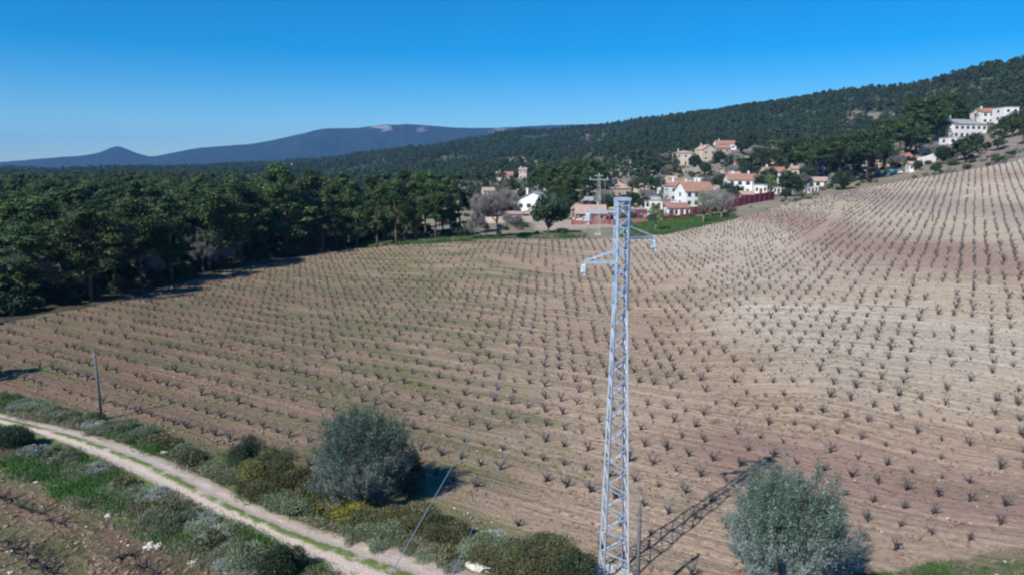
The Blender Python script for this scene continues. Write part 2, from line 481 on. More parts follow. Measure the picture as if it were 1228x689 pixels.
def round_tree(i, h, w, mat, bark, nl=90, k=50, leaf=.2, low=.25, name='tree', aspect=.5):
    """broad-leaved tree: forked trunk, crown of clumps filling an uneven dome"""
    rg = np.random.default_rng(300 + i)
    tr = MB(); C = []; RR = []
    z0 = h * low
    tr.tube([(0, 0, -.1), (.05, .03, z0 * .5), (0, .1, z0)], [h * .035, h * .028, h * .024], 7)
    for j in range(k):
        th = rg.uniform(0, 2 * math.pi); u = rg.uniform(-.55, 1)
        d = np.array([math.cos(th) * math.sqrt(1 - u * u), math.sin(th) * math.sqrt(1 - u * u), u])
        q = rg.uniform(.45, 1) ** .5 * rg.uniform(.8, 1.08)
        c = np.array([0, 0, h * (.5 + low * .4)]) + d * q * np.array([w / 2, w / 2, h * (.5 - low * .3)]) * .82
        C.append(c); s = rg.uniform(.10, .19) * w; RR.append((s, s, s * .8))
        if j % 2 == 0:
            tr.tube(limb((0, .1, z0 * .9), c, .15, 4, rg), [h * .016, h * .012, h * .009, h * .005, .01], 5)
    P, D, T = clump_points(np.array(C), np.array(RR), nl, rg)
    V, Fq = leaf_quads(P, D, leaf, aspect, .6, rg)
    return tr.mesh(name + '_trunk', bark, True), (V, Fq, T), npmesh(name + '_crown', V, Fq, mat, T)

def bare_tree_meshes(i, h, w, depth=5, twigs=26, twl=.55):
    """leafless tree: forking limbs and a haze of fine twigs"""
    rg = np.random.default_rng(500 + i)
    tr = MB(); tips = []
    def grow(p, d, L, r, lv):
        q = p + d * L
        mid = p + d * L * .5 + rg.normal(size=3) * L * .06
        tr.tube([tuple(p), tuple(mid), tuple(q)], [r, r * .85, r * .66], 5 if lv < 3 else 3, cap=False)
        if lv >= 3: tips.append((q, d, L)); tips.append((mid, d, L))
        if lv == depth: return
        for _ in range(3 if lv else 4):
            nd = d + rg.normal(size=3) * (.48 if lv else .55) * np.array([w / h * 1.5, w / h * 1.5, .6]); nd[2] += .10; nd /= np.linalg.norm(nd)
            grow(q, nd, L * rg.uniform(.66, .86), r * .6, lv + 1)
    grow(np.zeros(3), np.array([0, 0, 1.]), h * .25, h * .018, 0)
    n = len(tips)
    P0 = np.repeat(np.array([t[0] for t in tips]), twigs, 0); D0 = np.repeat(np.array([t[1] for t in tips]), twigs, 0)
    dd = D0 + rg.normal(size=P0.shape) * .7; dd /= np.linalg.norm(dd, axis=1)[:, None]
    ln = twl * rg.uniform(.5, 1.3, len(P0))[:, None]
    P = P0 + dd * ln * .9
    V, Fq = leaf_quads(P, rg.normal(size=P.shape), ln.mean(), .035, .2, rg, along=dd)
    T = rg.uniform(0, 1, len(P))
    return tr.mesh('bare_tree_trunk', M_BARKG, True), (V, Fq, T), npmesh('bare_tree_twigs', V, Fq, M_TWIG, T)

def bush_leafdata(i, w, d, h, n, leaf, aspect=.35, k=14, up=.5, tintbias=0.0):
    rg = np.random.default_rng(700 + i)
    C = []; RR = []
    for j in range(k):
        a = rg.uniform(0, 6.283); q = math.sqrt(rg.uniform(0, 1)) * .72
        c = (math.cos(a) * q * w / 2, math.sin(a) * q * d / 2, h * rg.uniform(.25, .62) * (1 - .5 * q * q))
        s = rg.uniform(.24, .4)
        C.append(c); RR.append((w * s * .6, d * s * .6, h * s * 1.0))
    P, D, T = clump_points(np.array(C), np.array(RR), max(1, n // k), rg, up=up, shell=.5)
    P[:, 2] = np.abs(P[:, 2])
    al = D + np.array([0, 0, .8])
    V, Fq = leaf_quads(P, rg.normal(size=P.shape), leaf, aspect, .3, rg, along=al + rg.normal(size=P.shape) * .4)
    return V, Fq, np.clip(T + tintbias, 0, 1)

def scatter_gn(name, pts, protos, label=None, cat=None):
    """one object of uncounted things: points (x,y,z,rot,scale,index) instancing prototype meshes"""
    pts = np.asarray(pts, float)
    me = bpy.data.meshes.new(name)
    n = len(pts)
    me.vertices.add(n); me.vertices.foreach_set('co', pts[:, :3].astype(np.float32).ravel())
    a = me.attributes.new('irot', 'FLOAT_VECTOR', 'POINT'); rv = np.zeros((n, 3), np.float32); rv[:, 2] = pts[:, 3]; a.data.foreach_set('vector', rv.ravel())
    a = me.attributes.new('isc', 'FLOAT', 'POINT'); a.data.foreach_set('value', pts[:, 4].astype(np.float32))
    a = me.attributes.new('iidx', 'INT', 'POINT'); a.data.foreach_set('value', pts[:, 5].astype(np.int32))
    o = link(name, me); stuff(o, label, cat)
    ng = bpy.data.node_groups.new(name + '_nodes', 'GeometryNodeTree')
    ng.interface.new_socket('Geometry', in_out='INPUT', socket_type='NodeSocketGeometry')
    ng.interface.new_socket('Geometry', in_out='OUTPUT', socket_type='NodeSocketGeometry')
    gi = ng.nodes.new('NodeGroupInput'); go = ng.nodes.new('NodeGroupOutput')
    last = None
    joins = ng.nodes.new('GeometryNodeJoinGeometry')
    for k, p in enumerate(protos):
        oi = ng.nodes.new('GeometryNodeObjectInfo'); oi.inputs['Object'].default_value = p
        oi.inputs['As Instance'].default_value = False
        cmp_ = ng.nodes.new('FunctionNodeCompare'); cmp_.data_type = 'INT'; cmp_.operation = 'EQUAL'
        na = ng.nodes.new('GeometryNodeInputNamedAttribute'); na.data_type = 'INT'; na.inputs['Name'].default_value = 'iidx'
        ng.links.new(na.outputs[0], cmp_.inputs[2]); cmp_.inputs[3].default_value = k
        ip = ng.nodes.new('GeometryNodeInstanceOnPoints')
        nr = ng.nodes.new('GeometryNodeInputNamedAttribute'); nr.data_type = 'FLOAT_VECTOR'; nr.inputs['Name'].default_value = 'irot'
        ns = ng.nodes.new('GeometryNodeInputNamedAttribute'); ns.data_type = 'FLOAT'; ns.inputs['Name'].default_value = 'isc'
        ng.links.new(gi.outputs[0], ip.inputs['Points']); ng.links.new(cmp_.outputs[0], ip.inputs['Selection'])
        ng.links.new(oi.outputs['Geometry'], ip.inputs['Instance'])
        ng.links.new(nr.outputs[0], ip.inputs['Rotation']); ng.links.new(ns.outputs[0], ip.inputs['Scale'])
        ng.links.new(ip.outputs[0], joins.inputs[0])
    ng.links.new(joins.outputs[0], go.inputs[0])
    md = o.modifiers.new('scatter', 'NODES'); md.node_group = ng
    return o
def proto(name, me):
    return bpy.data.objects.new(name, me)      # never linked: only a source mesh for scatter_gn

# ------------------------------------------------------------------ ground
def axis(fine0, fine1, step, growth, lim0, lim1):
    a = list(np.arange(fine0, fine1 + 1e-6, step))
    x = a[-1]; s = step
    while x < lim1:
        s *= growth; x += s; a.append(min(x, lim1))
    x = a[0]; s = step; b = []
    while x > lim0:
        s *= growth; x -= s; b.append(max(x, lim0))
    return np.array(b[::-1] + a)
GX = axis(-70, 120, .75, 1.022, -9000, 9000)
GY = axis(24, 60, .45, 1.0115, -9000, 9000)
XX, YY = np.meshgrid(GX, GY)
ZZ = ground_arr(XX, YY)
RD = np.hypot(XX, YY)
U1 = np.array([-math.sin(R(58.3)), math.cos(R(58.3))])     # along the ploughed rows
U2 = np.array([math.sin(R(31.7)), math.cos(R(31.7))])
cu1 = XX * U1[0] + YY * U1[1]; cu2 = XX * U2[0] + YY * U2[1]
jx = XX + (fbm(XX / 3, YY / 3, 31, 3) - .5) * 3; jy = YY + (fbm(XX / 3, YY / 3, 47, 3) - .5) * 3
soil = inpoly(jx, jy, SOIL)
plot = inpoly(jx, jy, PLOT)
near = (RD < 130)
ZZ = ZZ + np.where(soil & near, (fbm(XX * 1.3, YY * 1.3, 3, 3) - .5) * .10 + .05 * np.sin(cu2 * 2 * math.pi / 2.7), (fbm(XX / 2, YY / 2, 9, 3) - .5) * .25 * (RD < 300))
# ground colours: what each patch of land is made of
colr = np.zeros(XX.shape + (3,)); weed = np.zeros(XX.shape)
dry = np.array([.235, .205, .135]); scrub = np.array([.068, .074, .046]); grey = np.array([.26, .225, .19])
n1 = fbm(XX / 40, YY / 40, 71, 4)[..., None]; n2 = fbm(XX / 9, YY / 9, 77, 3)[..., None]
base = dry * (.75 + .5 * n2) * (1 - n1) + grey * n1 * (.8 + .4 * n2)
hill = np.clip((RD - 420) / 200, 0, 1)[..., None]
base = base * (1 - hill) + scrub * (.7 + .7 * n2) * hill
redc = np.array([.31, .205, .165]); tan = np.array([.385, .288, .208]); pale = np.array([.46, .395, .31]); brown = np.array([.232, .158, .108])
PX = 614 + 877 * XX / np.maximum(YY, 1)
azm = np.degrees(np.arctan2(XX, np.maximum(YY, 1)))
sN = fbm(cu1 / 45, cu2 / 14, 13, 4)
t = np.clip((azm + 26) / 34, 0, 1)[..., None]
fcol = (brown * .92 * (1 - t) + tan * t) * (.84 + .32 * n2)
hgt = ground_arr(XX, YY)
w = np.clip((azm - 4) / 13, 0, 1) * np.clip((hgt - .9 + (sN - .5) * 3) / 1.6, 0, 1)       # chalky soil on the rise to the right
palew = w * (0.45 + .55 * np.clip((sN - .30) * 4, 0, 1))
fcol = fcol * (1 - palew[..., None]) + pale * (.9 + .2 * n2) * palew[..., None]
rise = np.clip((azm - 10) / 10, 0, 1)
def gband(c, w_, a_): return (a_ * rise * np.exp(-np.abs((hgt - c + (sN - .5) * 1.0) / w_) ** 3))[..., None]
bw = gband(10.0, 1.3, .65); fcol = fcol * (1 - bw) + np.array([.30, .235, .195]) * bw
bw = gband(7.9, .75, .7); fcol = fcol * (1 - bw) + np.array([.45, .375, .27]) * bw
bw = gband(16.0, 1.3, .5); fcol = fcol * (1 - bw) + np.array([.34, .235, .19]) * bw
band = gband(6.1, .95, .85)[..., 0]
band = np.maximum(band, np.exp(-((RD - 47 + (sN - .5) * 12) / 6) ** 2) * np.clip((azm - 9) / 8, 0, 1) * .9)
fcol = fcol * (1 - band[..., None]) + redc * band[..., None]
PATHL = np.array([hit(*p)[:2] for p in [(770, 356), (806, 341), (841, 327), (885, 312), (937, 303), (975, 285), (1000, 262), (1008, 243)]])
def dist_path(X, Y):
    d = np.full(np.shape(X), 1e9)
    for k in range(len(PATHL) - 1):
        a_, b_ = PATHL[k], PATHL[k + 1]; ab = b_ - a_; t_ = np.clip(((X - a_[0]) * ab[0] + (Y - a_[1]) * ab[1]) / (ab @ ab), 0, 1)
        d = np.minimum(d, np.hypot(X - a_[0] - t_ * ab[0], Y - a_[1] - t_ * ab[1]))
    return d
pw = (np.exp(-(dist_path(jx, jy) / 1.4) ** 2) * .45)[..., None]; fcol = fcol * (1 - pw) + np.array([.44, .34, .235]) * pw
S = soil[..., None]
colr = np.where(S, fcol, base)
colr = np.where((RD > 900)[..., None], np.array([.034, .052, .036]) * (.7 + .6 * n2), colr)
weed = np.where(soil, .452 - .15 * np.clip((azm + 2) / 14, 0, 1) + .07 * np.clip(1 - np.abs(azm + 8) / 14, 0, 1), .42)
P_ = plot[..., None]
colr = np.where(P_, brown * .82 * (.8 + .4 * n2), colr)
weed = np.where(plot, .53, weed)
# verges between track, plot and vineyard
VERGE = [hit(*p) for p in [(-300, 440), (0, 478), (130, 512), (260, 560), (380, 588), (470, 612), (560, 650), (600, 690), (600, 760), (300, 860), (270, 700), (215, 662), (150, 630), (70, 592), (0, 560), (-300, 545)]]
vg = inpoly(jx, jy, VERGE) & ~plot
colr = np.where(vg[..., None], np.array([.15, .145, .085]) * (.8 + .4 * n2), colr)
weed = np.where(vg, .60, weed)
FNZ = [hit(*p) for p in [(-60, 455), (0, 466), (120, 500), (200, 522), (300, 546), (330, 556), (300, 572), (200, 548), (60, 494), (-60, 470)]]
fz = inpoly(jx, jy, FNZ); weed = np.where(fz, .56, weed)
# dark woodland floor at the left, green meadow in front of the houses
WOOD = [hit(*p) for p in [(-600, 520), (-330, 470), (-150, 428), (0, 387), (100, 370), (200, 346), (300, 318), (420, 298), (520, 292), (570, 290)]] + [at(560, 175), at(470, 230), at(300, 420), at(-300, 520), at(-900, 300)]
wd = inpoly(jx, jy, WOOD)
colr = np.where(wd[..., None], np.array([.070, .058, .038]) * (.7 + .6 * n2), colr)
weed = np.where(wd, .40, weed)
MEAD = [hit(*p) for p in [(745, 286), (800, 281), (850, 269), (885, 262), (872, 256), (820, 262), (748, 270)]]
md_ = inpoly(jx, jy, MEAD)
weed = np.where(md_, 1.0, weed)
EDGE = [hit(*p) for p in [(430, 297), (520, 292), (700, 286), (700, 281), (600, 284), (500, 287), (430, 292)]]
weed = np.where(inpoly(jx, jy, EDGE), .62, weed)
PALE = [hit(*p) for p in [(640, 276), (745, 272), (760, 262), (690, 262), (640, 266)]]
colr = np.where(inpoly(jx, jy, PALE)[..., None], np.array([.42, .34, .27]), colr)
BR = [hit(*p) for p in [(1000, 700), (1130, 676), (1300, 668), (1300, 800), (1000, 800)]]
weed = np.where(inpoly(jx, jy, BR), .60, weed)
EARTH = [at(1150, 262), at(1175, 250), at(1300, 250), at(1300, 330), at(1200, 330), at(1165, 300)]
colr = np.where(inpoly(jx, jy, EARTH)[..., None], np.array([.235, .195, .165]) * (.8 + .4 * n2), colr)
weed = np.where(inpoly(jx, jy, EARTH), .3, weed)
CLEAR = [[at(868, 470), at(900, 455), at(960, 470), at(990, 540), at(930, 600), at(880, 560)], [at(760, 430), at(800, 430), at(812, 520), at(775, 540)], [at(1000, 640), at(1060, 560), at(1075, 590), at(1020, 690)], [at(590, 620), at(640, 600), at(660, 760), at(600, 800)], [at(690, 900), at(740, 880), at(750, 1050), at(700, 1080)]]
for cpoly in CLEAR: colr = np.where(inpoly(jx, jy, cpoly)[..., None], np.array([.215, .180, .135]) * (.7 + .6 * n2), colr)
ny, nx = XX.shape
V = np.stack([XX, YY, ZZ], -1).reshape(-1, 3)
ii = (np.arange(ny - 1)[:, None] * nx + np.arange(nx - 1)[None, :]).ravel()
Fq = np.stack([ii, ii + 1, ii + nx + 1, ii + nx], -1)
mg, nt, b = newmat('farmland_soil')
va = N(nt, 'ShaderNodeAttribute'); va.attribute_name = 'land'
wa = N(nt, 'ShaderNodeAttribute'); wa.attribute_name = 'weed'
geo = N(nt, 'ShaderNodeNewGeometry')
mp = N(nt, 'ShaderNodeMapping'); mp.inputs['Rotation'].default_value = (0, 0, -math.atan2(U1[1], U1[0])); mp.vector_type = 'POINT'
nt.links.new(geo.outputs['Position'], mp.inputs['Vector'])
mp2 = N(nt, 'ShaderNodeMapping'); mp2.inputs['Scale'].default_value = (.075, .42, .3)
nt.links.new(mp.outputs[0], mp2.inputs['Vector'])
sn = N(nt, 'ShaderNodeTexNoise'); sn.inputs['Scale'].default_value = 1.0; sn.inputs['Detail'].default_value = 7; sn.inputs['Roughness'].default_value = .62
nt.links.new(mp2.outputs[0], sn.inputs['Vector'])
fn = N(nt, 'ShaderNodeTexNoise'); fn.inputs['Scale'].default_value = 2.6; fn.inputs['Detail'].default_value = 8; fn.inputs['Roughness'].default_value = .7
nt.links.new(geo.outputs['Position'], fn.inputs['Vector'])
# tillage streaks
mp3 = N(nt, 'ShaderNodeMapping'); mp3.inputs['Scale'].default_value = (.06, 2.0, .5)
nt.links.new(mp.outputs[0], mp3.inputs['Vector'])
tn = N(nt, 'ShaderNodeTexNoise'); tn.inputs['Scale'].default_value = 1.0; tn.inputs['Detail'].default_value = 4
nt.links.new(mp3.outputs[0], tn.inputs['Vector'])
r1 = ramp(nt, [(.25, (.68, .66, .64)), (.5, (1, 1, 1)), (.75, (1.28, 1.28, 1.28))])
nt.links.new(fn.outputs[0], r1.inputs[0])
r2 = ramp(nt, [(.3, (.76, .745, .73)), (.5, (1, 1, 1)), (.7, (1.18, 1.18, 1.18))])
nt.links.new(tn.outputs[0], r2.inputs[0])
m1 = N(nt, 'ShaderNodeMix', data_type='RGBA', blend_type='MULTIPLY'); m1.inputs[0].default_value = 1
nt.links.new(va.outputs['Color'], m1.inputs[6]); nt.links.new(r1.outputs[0], m1.inputs[7])
m2 = N(nt, 'ShaderNodeMix', data_type='RGBA', blend_type='MULTIPLY'); m2.inputs[0].default_value = 1
nt.links.new(m1.outputs[2], m2.inputs[6]); nt.links.new(r2.outputs[0], m2.inputs[7])
ad = N(nt, 'ShaderNodeMath', operation='ADD'); nt.links.new(sn.outputs[0], ad.inputs[0]); nt.links.new(wa.outputs['Fac'], ad.inputs[1])
fm = N(nt, 'ShaderNodeMath', operation='MULTIPLY_ADD'); fm.inputs[1].default_value = .35; fm.inputs[2].default_value = -.175
nt.links.new(fn.outputs[0], fm.inputs[0])
ad2 = N(nt, 'ShaderNodeMath', operation='ADD'); nt.links.new(ad.outputs[0], ad2.inputs[0]); nt.links.new(fm.outputs[0], ad2.inputs[1])
wr = ramp(nt, [(0, (0, 0, 0)), (.35, (.55, .55, .55)), (1, (1, 1, 1))])
mr = N(nt, 'ShaderNodeMapRange'); mr.inputs['From Min'].default_value = .93; mr.inputs['From Max'].default_value = 1.22
nt.links.new(ad2.outputs[0], mr.inputs['Value']); nt.links.new(mr.outputs[0], wr.inputs[0])
gc = ramp(nt, [(.3, (.070, .105, .034)), (.7, (.175, .185, .085))])
nt.links.new(fn.outputs[0], gc.inputs[0])
m3 = N(nt, 'ShaderNodeMix', data_type='RGBA', blend_type='MIX')
nt.links.new(wr.outputs[0], m3.inputs[0]); nt.links.new(m2.outputs[2], m3.inputs[6]); nt.links.new(gc.outputs[0], m3.inputs[7])
nt.links.new(m3.outputs[2], b.inputs['Base Color'])
b.inputs['Roughness'].default_value = .95; b.inputs['Specular IOR Level'].default_value = .15
bh = N(nt, 'ShaderNodeMath', operation='ADD'); nt.links.new(fn.outputs[0], bh.inputs[0]); nt.links.new(tn.outputs[0], bh.inputs[1])
bp = N(nt, 'ShaderNodeBump'); bp.inputs['Strength'].default_value = 1.0; bp.inputs['Distance'].default_value = .24
nt.links.new(bh.outputs[0], bp.inputs['Height']); nt.links.new(bp.outputs[0], b.inputs['Normal'])
gm = npmesh('ground', V, Fq, mg, smooth=True)
a = gm.attributes.new('land', 'FLOAT_COLOR', 'POINT'); a.data.foreach_set('color', np.concatenate([colr.reshape(-1, 3), np.ones((ny * nx, 1))], 1).astype(np.float32).ravel())
a = gm.attributes.new('weed', 'FLOAT', 'POINT'); a.data.foreach_set('value', weed.astype(np.float32).ravel())
go = link('ground', gm); go['kind'] = 'structure'

# ------------------------------------------------------------------ far hills (their own land forms, kilometres away)
def hills(name, z0, depth, prof_, mat, seed, rough):
    """prof_: (picture column, picture row of the crest); ridge at range z0 falling away on both sides"""
    pxs = np.array([p[0] for p in prof_], float); pys = np.array([p[1] for p in prof_], float)
    nxr, nyr = 1100, 51
    U = np.linspace(pxs[0], pxs[-1], nxr); T = np.linspace(-1, 1, nyr)
    crest = np.interp(U, pxs, pys)
    k = np.hanning(7); k /= k.sum(); crest = np.convolve(np.pad(crest, 3, mode='edge'), k, 'valid')
    hc = CAMH + (200.6 - crest) / 877 * z0
    X = (U - 614) / 877 * z0
    VX = np.repeat(X[None, :], nyr, 0); VY = z0 + T[:, None] * depth + 0 * VX
    sh = np.cos(T * math.pi / 2) ** 1.7
    sp = fbm(VX / (depth * .35), VY / (depth * .35), seed, 5) - .5
    VZ = hc[None, :] * sh[:, None] * (1 + rough * sp * (1 - sh[:, None]) * 2.5) - 3
    VZ += (fbm(VX / 70, VY / 70, seed + 3, 3) - .5) * 9 * sh[:, None]
    if name == 'far_hills':      # the small pointed summit at the left
        rp = np.hypot(VX + 2440, (VY - z0) * .8); VZ += 62 * np.exp(-(rp / 92) ** 1.6)
    V = np.stack([VX, VY, VZ], -1).reshape(-1, 3)
    i2 = (np.arange(nyr - 1)[:, None] * nxr + np.arange(nxr - 1)[None, :]).ravel()
    me = npmesh(name, V, np.stack([i2, i2 + 1, i2 + nxr + 1, i2 + nxr], -1), mat, smooth=True)
    o = link(name, me); o['kind'] = 'structure'
    return o
mh_, nt, b = newmat('wooded_hill')
geo = N(nt, 'ShaderNodeNewGeometry')
nz = N(nt, 'ShaderNodeTexNoise'); nz.inputs['Scale'].default_value = .035; nz.inputs['Detail'].default_value = 8; nz.inputs['Roughness'].default_value = .7
nt.links.new(geo.outputs['Position'], nz.inputs['Vector'])
nb = N(nt, 'ShaderNodeTexNoise'); nb.inputs['Scale'].default_value = .0045; nb.inputs['Detail'].default_value = 5
nt.links.new(geo.outputs['Position'], nb.inputs['Vector'])
r = ramp(nt, [(.35, (.008, .016, .016)), (.6, (.024, .038, .030)), (.8, (.085, .090, .066))])
nt.links.new(nz.outputs[0], r.inputs[0])
sp = N(nt, 'ShaderNodeSeparateXYZ'); nt.links.new(geo.outputs['Position'], sp.inputs[0])
hm = N(nt, 'ShaderNodeMapRange'); hm.inputs['From Min'].default_value = 185; hm.inputs['From Max'].default_value = 275
nt.links.new(sp.outputs[2], hm.inputs['Value'])
mm = N(nt, 'ShaderNodeMath', operation='MULTIPLY'); nt.links.new(hm.outputs[0], mm.inputs[0])
rr_ = ramp(nt, [(.56, (0, 0, 0)), (.63, (1, 1, 1))]); nt.links.new(nb.outputs[0], rr_.inputs[0]); nt.links.new(rr_.outputs[0], mm.inputs[1])
mx = N(nt, 'ShaderNodeMix', data_type='RGBA'); nt.links.new(mm.outputs[0], mx.inputs[0]); nt.links.new(r.outputs[0], mx.inputs[6]); mx.inputs[7].default_value = (.34, .31, .29, 1)
nt.links.new(mx.outputs[2], b.inputs['Base Color']); b.inputs['Roughness'].default_value = .95; b.inputs['Specular IOR Level'].default_value = .1
bp = N(nt, 'ShaderNodeBump'); bp.inputs['Strength'].default_value = 1; bp.inputs['Distance'].default_value = 9
nt.links.new(nz.outputs[0], bp.inputs['Height']); nt.links.new(bp.outputs[0], b.inputs['Normal'])
hills('far_hills', 4600, 800, [(-1500, 185), (-900, 176), (-500, 190), (-200, 192), (0, 196), (60, 190.5), (100, 187), (130, 186.5), (170, 187), (190, 188), (215, 184), (250, 177), (310, 173), (350, 166), (385, 157), (400, 155), (430, 155), (460, 151), (485, 150), (520, 152), (560, 155), (620, 154), (650, 152), (720, 150), (800, 150), (1000, 165), (1400, 170), (2200, 175)], mh_, 21, 1.0)
hills('near_hills', 2900, 700, [(-1400, 214), (-600, 212), (-200, 210), (0, 208), (60, 206), (110, 208), (170, 205), (240, 205), (300, 200), (380, 195), (420, 190), (470, 186), (520, 181), (570, 174), (620, 166), (680, 160), (760, 162), (900, 170), (1200, 180)], mh_, 29, .6)

# ------------------------------------------------------------------ dirt track
TUP = [(-260, 445), (-120, 468), (0, 497), (60, 511), (126, 526), (210, 557), (316, 609), (393, 638), (470, 657), (560, 682), (680, 735)]
TLO = [(-260, 458), (-120, 480), (0, 511), (40, 522), (84, 538), (168, 577), (250, 619), (316, 650), (399, 694), (470, 738), (560, 800)]
def poly_resample(pts, n):
    P = np.array(pts, float); d = np.concatenate([[0], np.cumsum(np.hypot(*np.diff(P, axis=0).T))]); s = np.linspace(0, d[-1], n)
    return np.stack([_pchip(d, P[:, 0], s), _pchip(d, P[:, 1], s)], 1), d[-1]
A, LA = poly_resample([hit(*p)[:2] for p in TUP], 300)
B, LB = poly_resample([hit(*p)[:2] for p in TLO], 300)
nc = 36
tt = np.linspace(-.12, 1.12, nc)
TV = A[:, None, :] * (1 - tt)[None, :, None] + B[:, None, :] * tt[None, :, None]
TZ = ground_arr(TV[..., 0], TV[..., 1]) + .045
TZ += (fbm(TV[..., 0] * .9, TV[..., 1] * .9, 61, 3) - .5) * .05
prf = -.05 * np.exp(-((tt - .24) / .10) ** 2) - .05 * np.exp(-((tt - .76) / .10) ** 2) + .05 * np.exp(-((tt - .5) / .1) ** 2) - .30 * np.clip(np.abs(tt - .5) - .53, 0, 1) / .09
TZ += prf[None, :] + .09
V = np.concatenate([TV, TZ[..., None]], -1).reshape(-1, 3)
ii = (np.arange(299)[:, None] * nc + np.arange(nc - 1)[None, :]).ravel()
mt, nt, b = newmat('dirt_track')
ua = N(nt, 'ShaderNodeAttribute'); ua.attribute_name = 'across'
geo = N(nt, 'ShaderNodeNewGeometry')
nz = N(nt, 'ShaderNodeTexNoise'); nz.inputs['Scale'].default_value = 1.1; nz.inputs['Detail'].default_value = 8; nz.inputs['Roughness'].default_value = .65
nt.links.new(geo.outputs['Position'], nz.inputs['Vector'])
ns = N(nt, 'ShaderNodeMath', operation='MULTIPLY_ADD'); ns.inputs[1].default_value = .30; ns.inputs[2].default_value = -.15
nt.links.new(nz.outputs[0], ns.inputs[0])
sa = N(nt, 'ShaderNodeMath', operation='ADD'); nt.links.new(ua.outputs['Fac'], sa.inputs[0]); nt.links.new(ns.outputs[0], sa.inputs[1])
p1 = (.54, .45, .38); p2 = (.31, .25, .20); g1 = (.10, .15, .04)
r = ramp(nt, [(0, (.13, .13, .06)), (.06, p2), (.20, (.38, .32, .27)), (.28, p1), (.42, (.44, .37, .31)), (.48, g1), (.57, (.13, .17, .055)), (.63, (.44, .37, .31)), (.85, p1), (.93, p2), (.99, (.10, .14, .04))])
nt.links.new(sa.outputs[0], r.inputs[0])
nf = N(nt, 'ShaderNodeTexNoise'); nf.inputs['Scale'].default_value = 9; nf.inputs['Detail'].default_value = 6
nt.links.new(geo.outputs['Position'], nf.inputs['Vector'])
r2 = ramp(nt, [(.3, (.72, .72, .72)), (.7, (1.2, 1.2, 1.2))]); nt.links.new(nf.outputs[0], r2.inputs[0])
rb_ = ramp(nt, [(0, (.13, .13, .06)), (.06, p2), (.20, (.38, .32, .27)), (.28, p1), (.5, (.42, .36, .30)), (.85, p1), (.93, p2), (.99, (.10, .14, .04))])
nt.links.new(sa.outputs[0], rb_.inputs[0])
nl_ = N(nt, 'ShaderNodeTexNoise'); nl_.inputs['Scale'].default_value = .45; nl_.inputs['Detail'].default_value = 5; nl_.inputs['Roughness'].default_value = .7
nt.links.new(geo.outputs['Position'], nl_.inputs['Vector'])
rl_ = ramp(nt, [(.34, (0, 0, 0)), (.46, (1, 1, 1))]); nt.links.new(nl_.outputs[0], rl_.inputs[0])
ml_ = N(nt, 'ShaderNodeMix', data_type='RGBA'); nt.links.new(rl_.outputs[0], ml_.inputs[0]); nt.links.new(rb_.outputs[0], ml_.inputs[6]); nt.links.new(r.outputs[0], ml_.inputs[7])
mx = N(nt, 'ShaderNodeMix', data_type='RGBA', blend_type='MULTIPLY'); mx.inputs[0].default_value = 1
nt.links.new(ml_.outputs[2], mx.inputs[6]); nt.links.new(r2.outputs[0], mx.inputs[7]); nt.links.new(mx.outputs[2], b.inputs['Base Color'])
b.inputs['Roughness'].default_value = .95; b.inputs['Specular IOR Level'].default_value = .15
bp = N(nt, 'ShaderNodeBump'); bp.inputs['Strength'].default_value = .7; bp.inputs['Distance'].default_value = .05
nt.links.new(nf.outputs[0], bp.inputs['Height']); nt.links.new(bp.outputs[0], b.inputs['Normal'])
tm = npmesh('track', V, np.stack([ii, ii + 1, ii + nc + 1, ii + nc], -1), mt, smooth=True)
a = tm.attributes.new('across', 'FLOAT', 'POINT'); a.data.foreach_set('value', np.tile(tt, 300).astype(np.float32))
tko = link('track', tm); tko['kind'] = 'structure'
def on_track(X, Y):
    ring = [tuple(p) for p in A] + [tuple(p) for p in B[::-1]]
    return inpoly(X, Y, ring)

# ------------------------------------------------------------------ vines
def vine_meshes(i, spread=.29, hh=.60):
    rg = np.random.default_rng(900 + i)
    t = MB(); c = MB()
    lean = rg.normal(size=2) * .06
    hd = np.array([lean[0], lean[1], rg.uniform(.12, .24)])
    t.tube([(0, 0, -.08), (lean[0] * .3 + .02, lean[1] * .3, .1), tuple(hd)], [.07, .062, .075], 6)
    na = rg.integers(4, 6)
    for k in range(na):
        a = 2 * math.pi * (k + rg.uniform(-.3, .3)) / na
        e = hd + np.array([math.cos(a) * spread * .5, math.sin(a) * spread * .5, rg.uniform(.05, .16)])
        m = (hd + e) / 2 + np.array([0, 0, -.02])
        t.tube([tuple(hd), tuple(m), tuple(e)], [.052, .042, .034], 5)
        for q in range(rg.integers(4, 8)):
            tip = e + np.array([math.cos(a) * rg.uniform(.0, .8) * spread + rg.normal() * .09, math.sin(a) * rg.uniform(.0, .8) * spread + rg.normal() * .09, rg.uniform(.18, 1) * hh * .75])
            mm = (e + tip) / 2 + rg.normal(size=3) * .03
            c.tube([tuple(e), tuple(mm), tuple(tip)], [.017, .013, .008], 4, cap=False)
    return t, c
VINES = [vine_meshes(i, [.29, .24, .34, .27, .38, .22, .30, .31, .26, .35, .2, .3][i], [.6, .75, .5, .65, .55, .8, .42, .7, .6, .5, .35, .66][i]) for i in range(12)]
vine_tm = [t.mesh('vine_trunk', M_VINE, True) for t, c in VINES]
vine_cm = [c.mesh('vine_canes', M_CANE, True) for t, c in VINES]
vine_all = []
for k in range(12):
    m = MB(); m.add(VINES[k][0].v, VINES[k][0].f, 0); m.add(VINES[k][1].v, VINES[k][1].f, 1)
    vine_all.append(proto('vine_source', m.mesh('vine_whole', [M_VINE, M_CANE], True)))
s1, s2 = 1.5, 2.7
I, J = np.meshgrid(np.arange(-260, 260), np.arange(-40, 180))
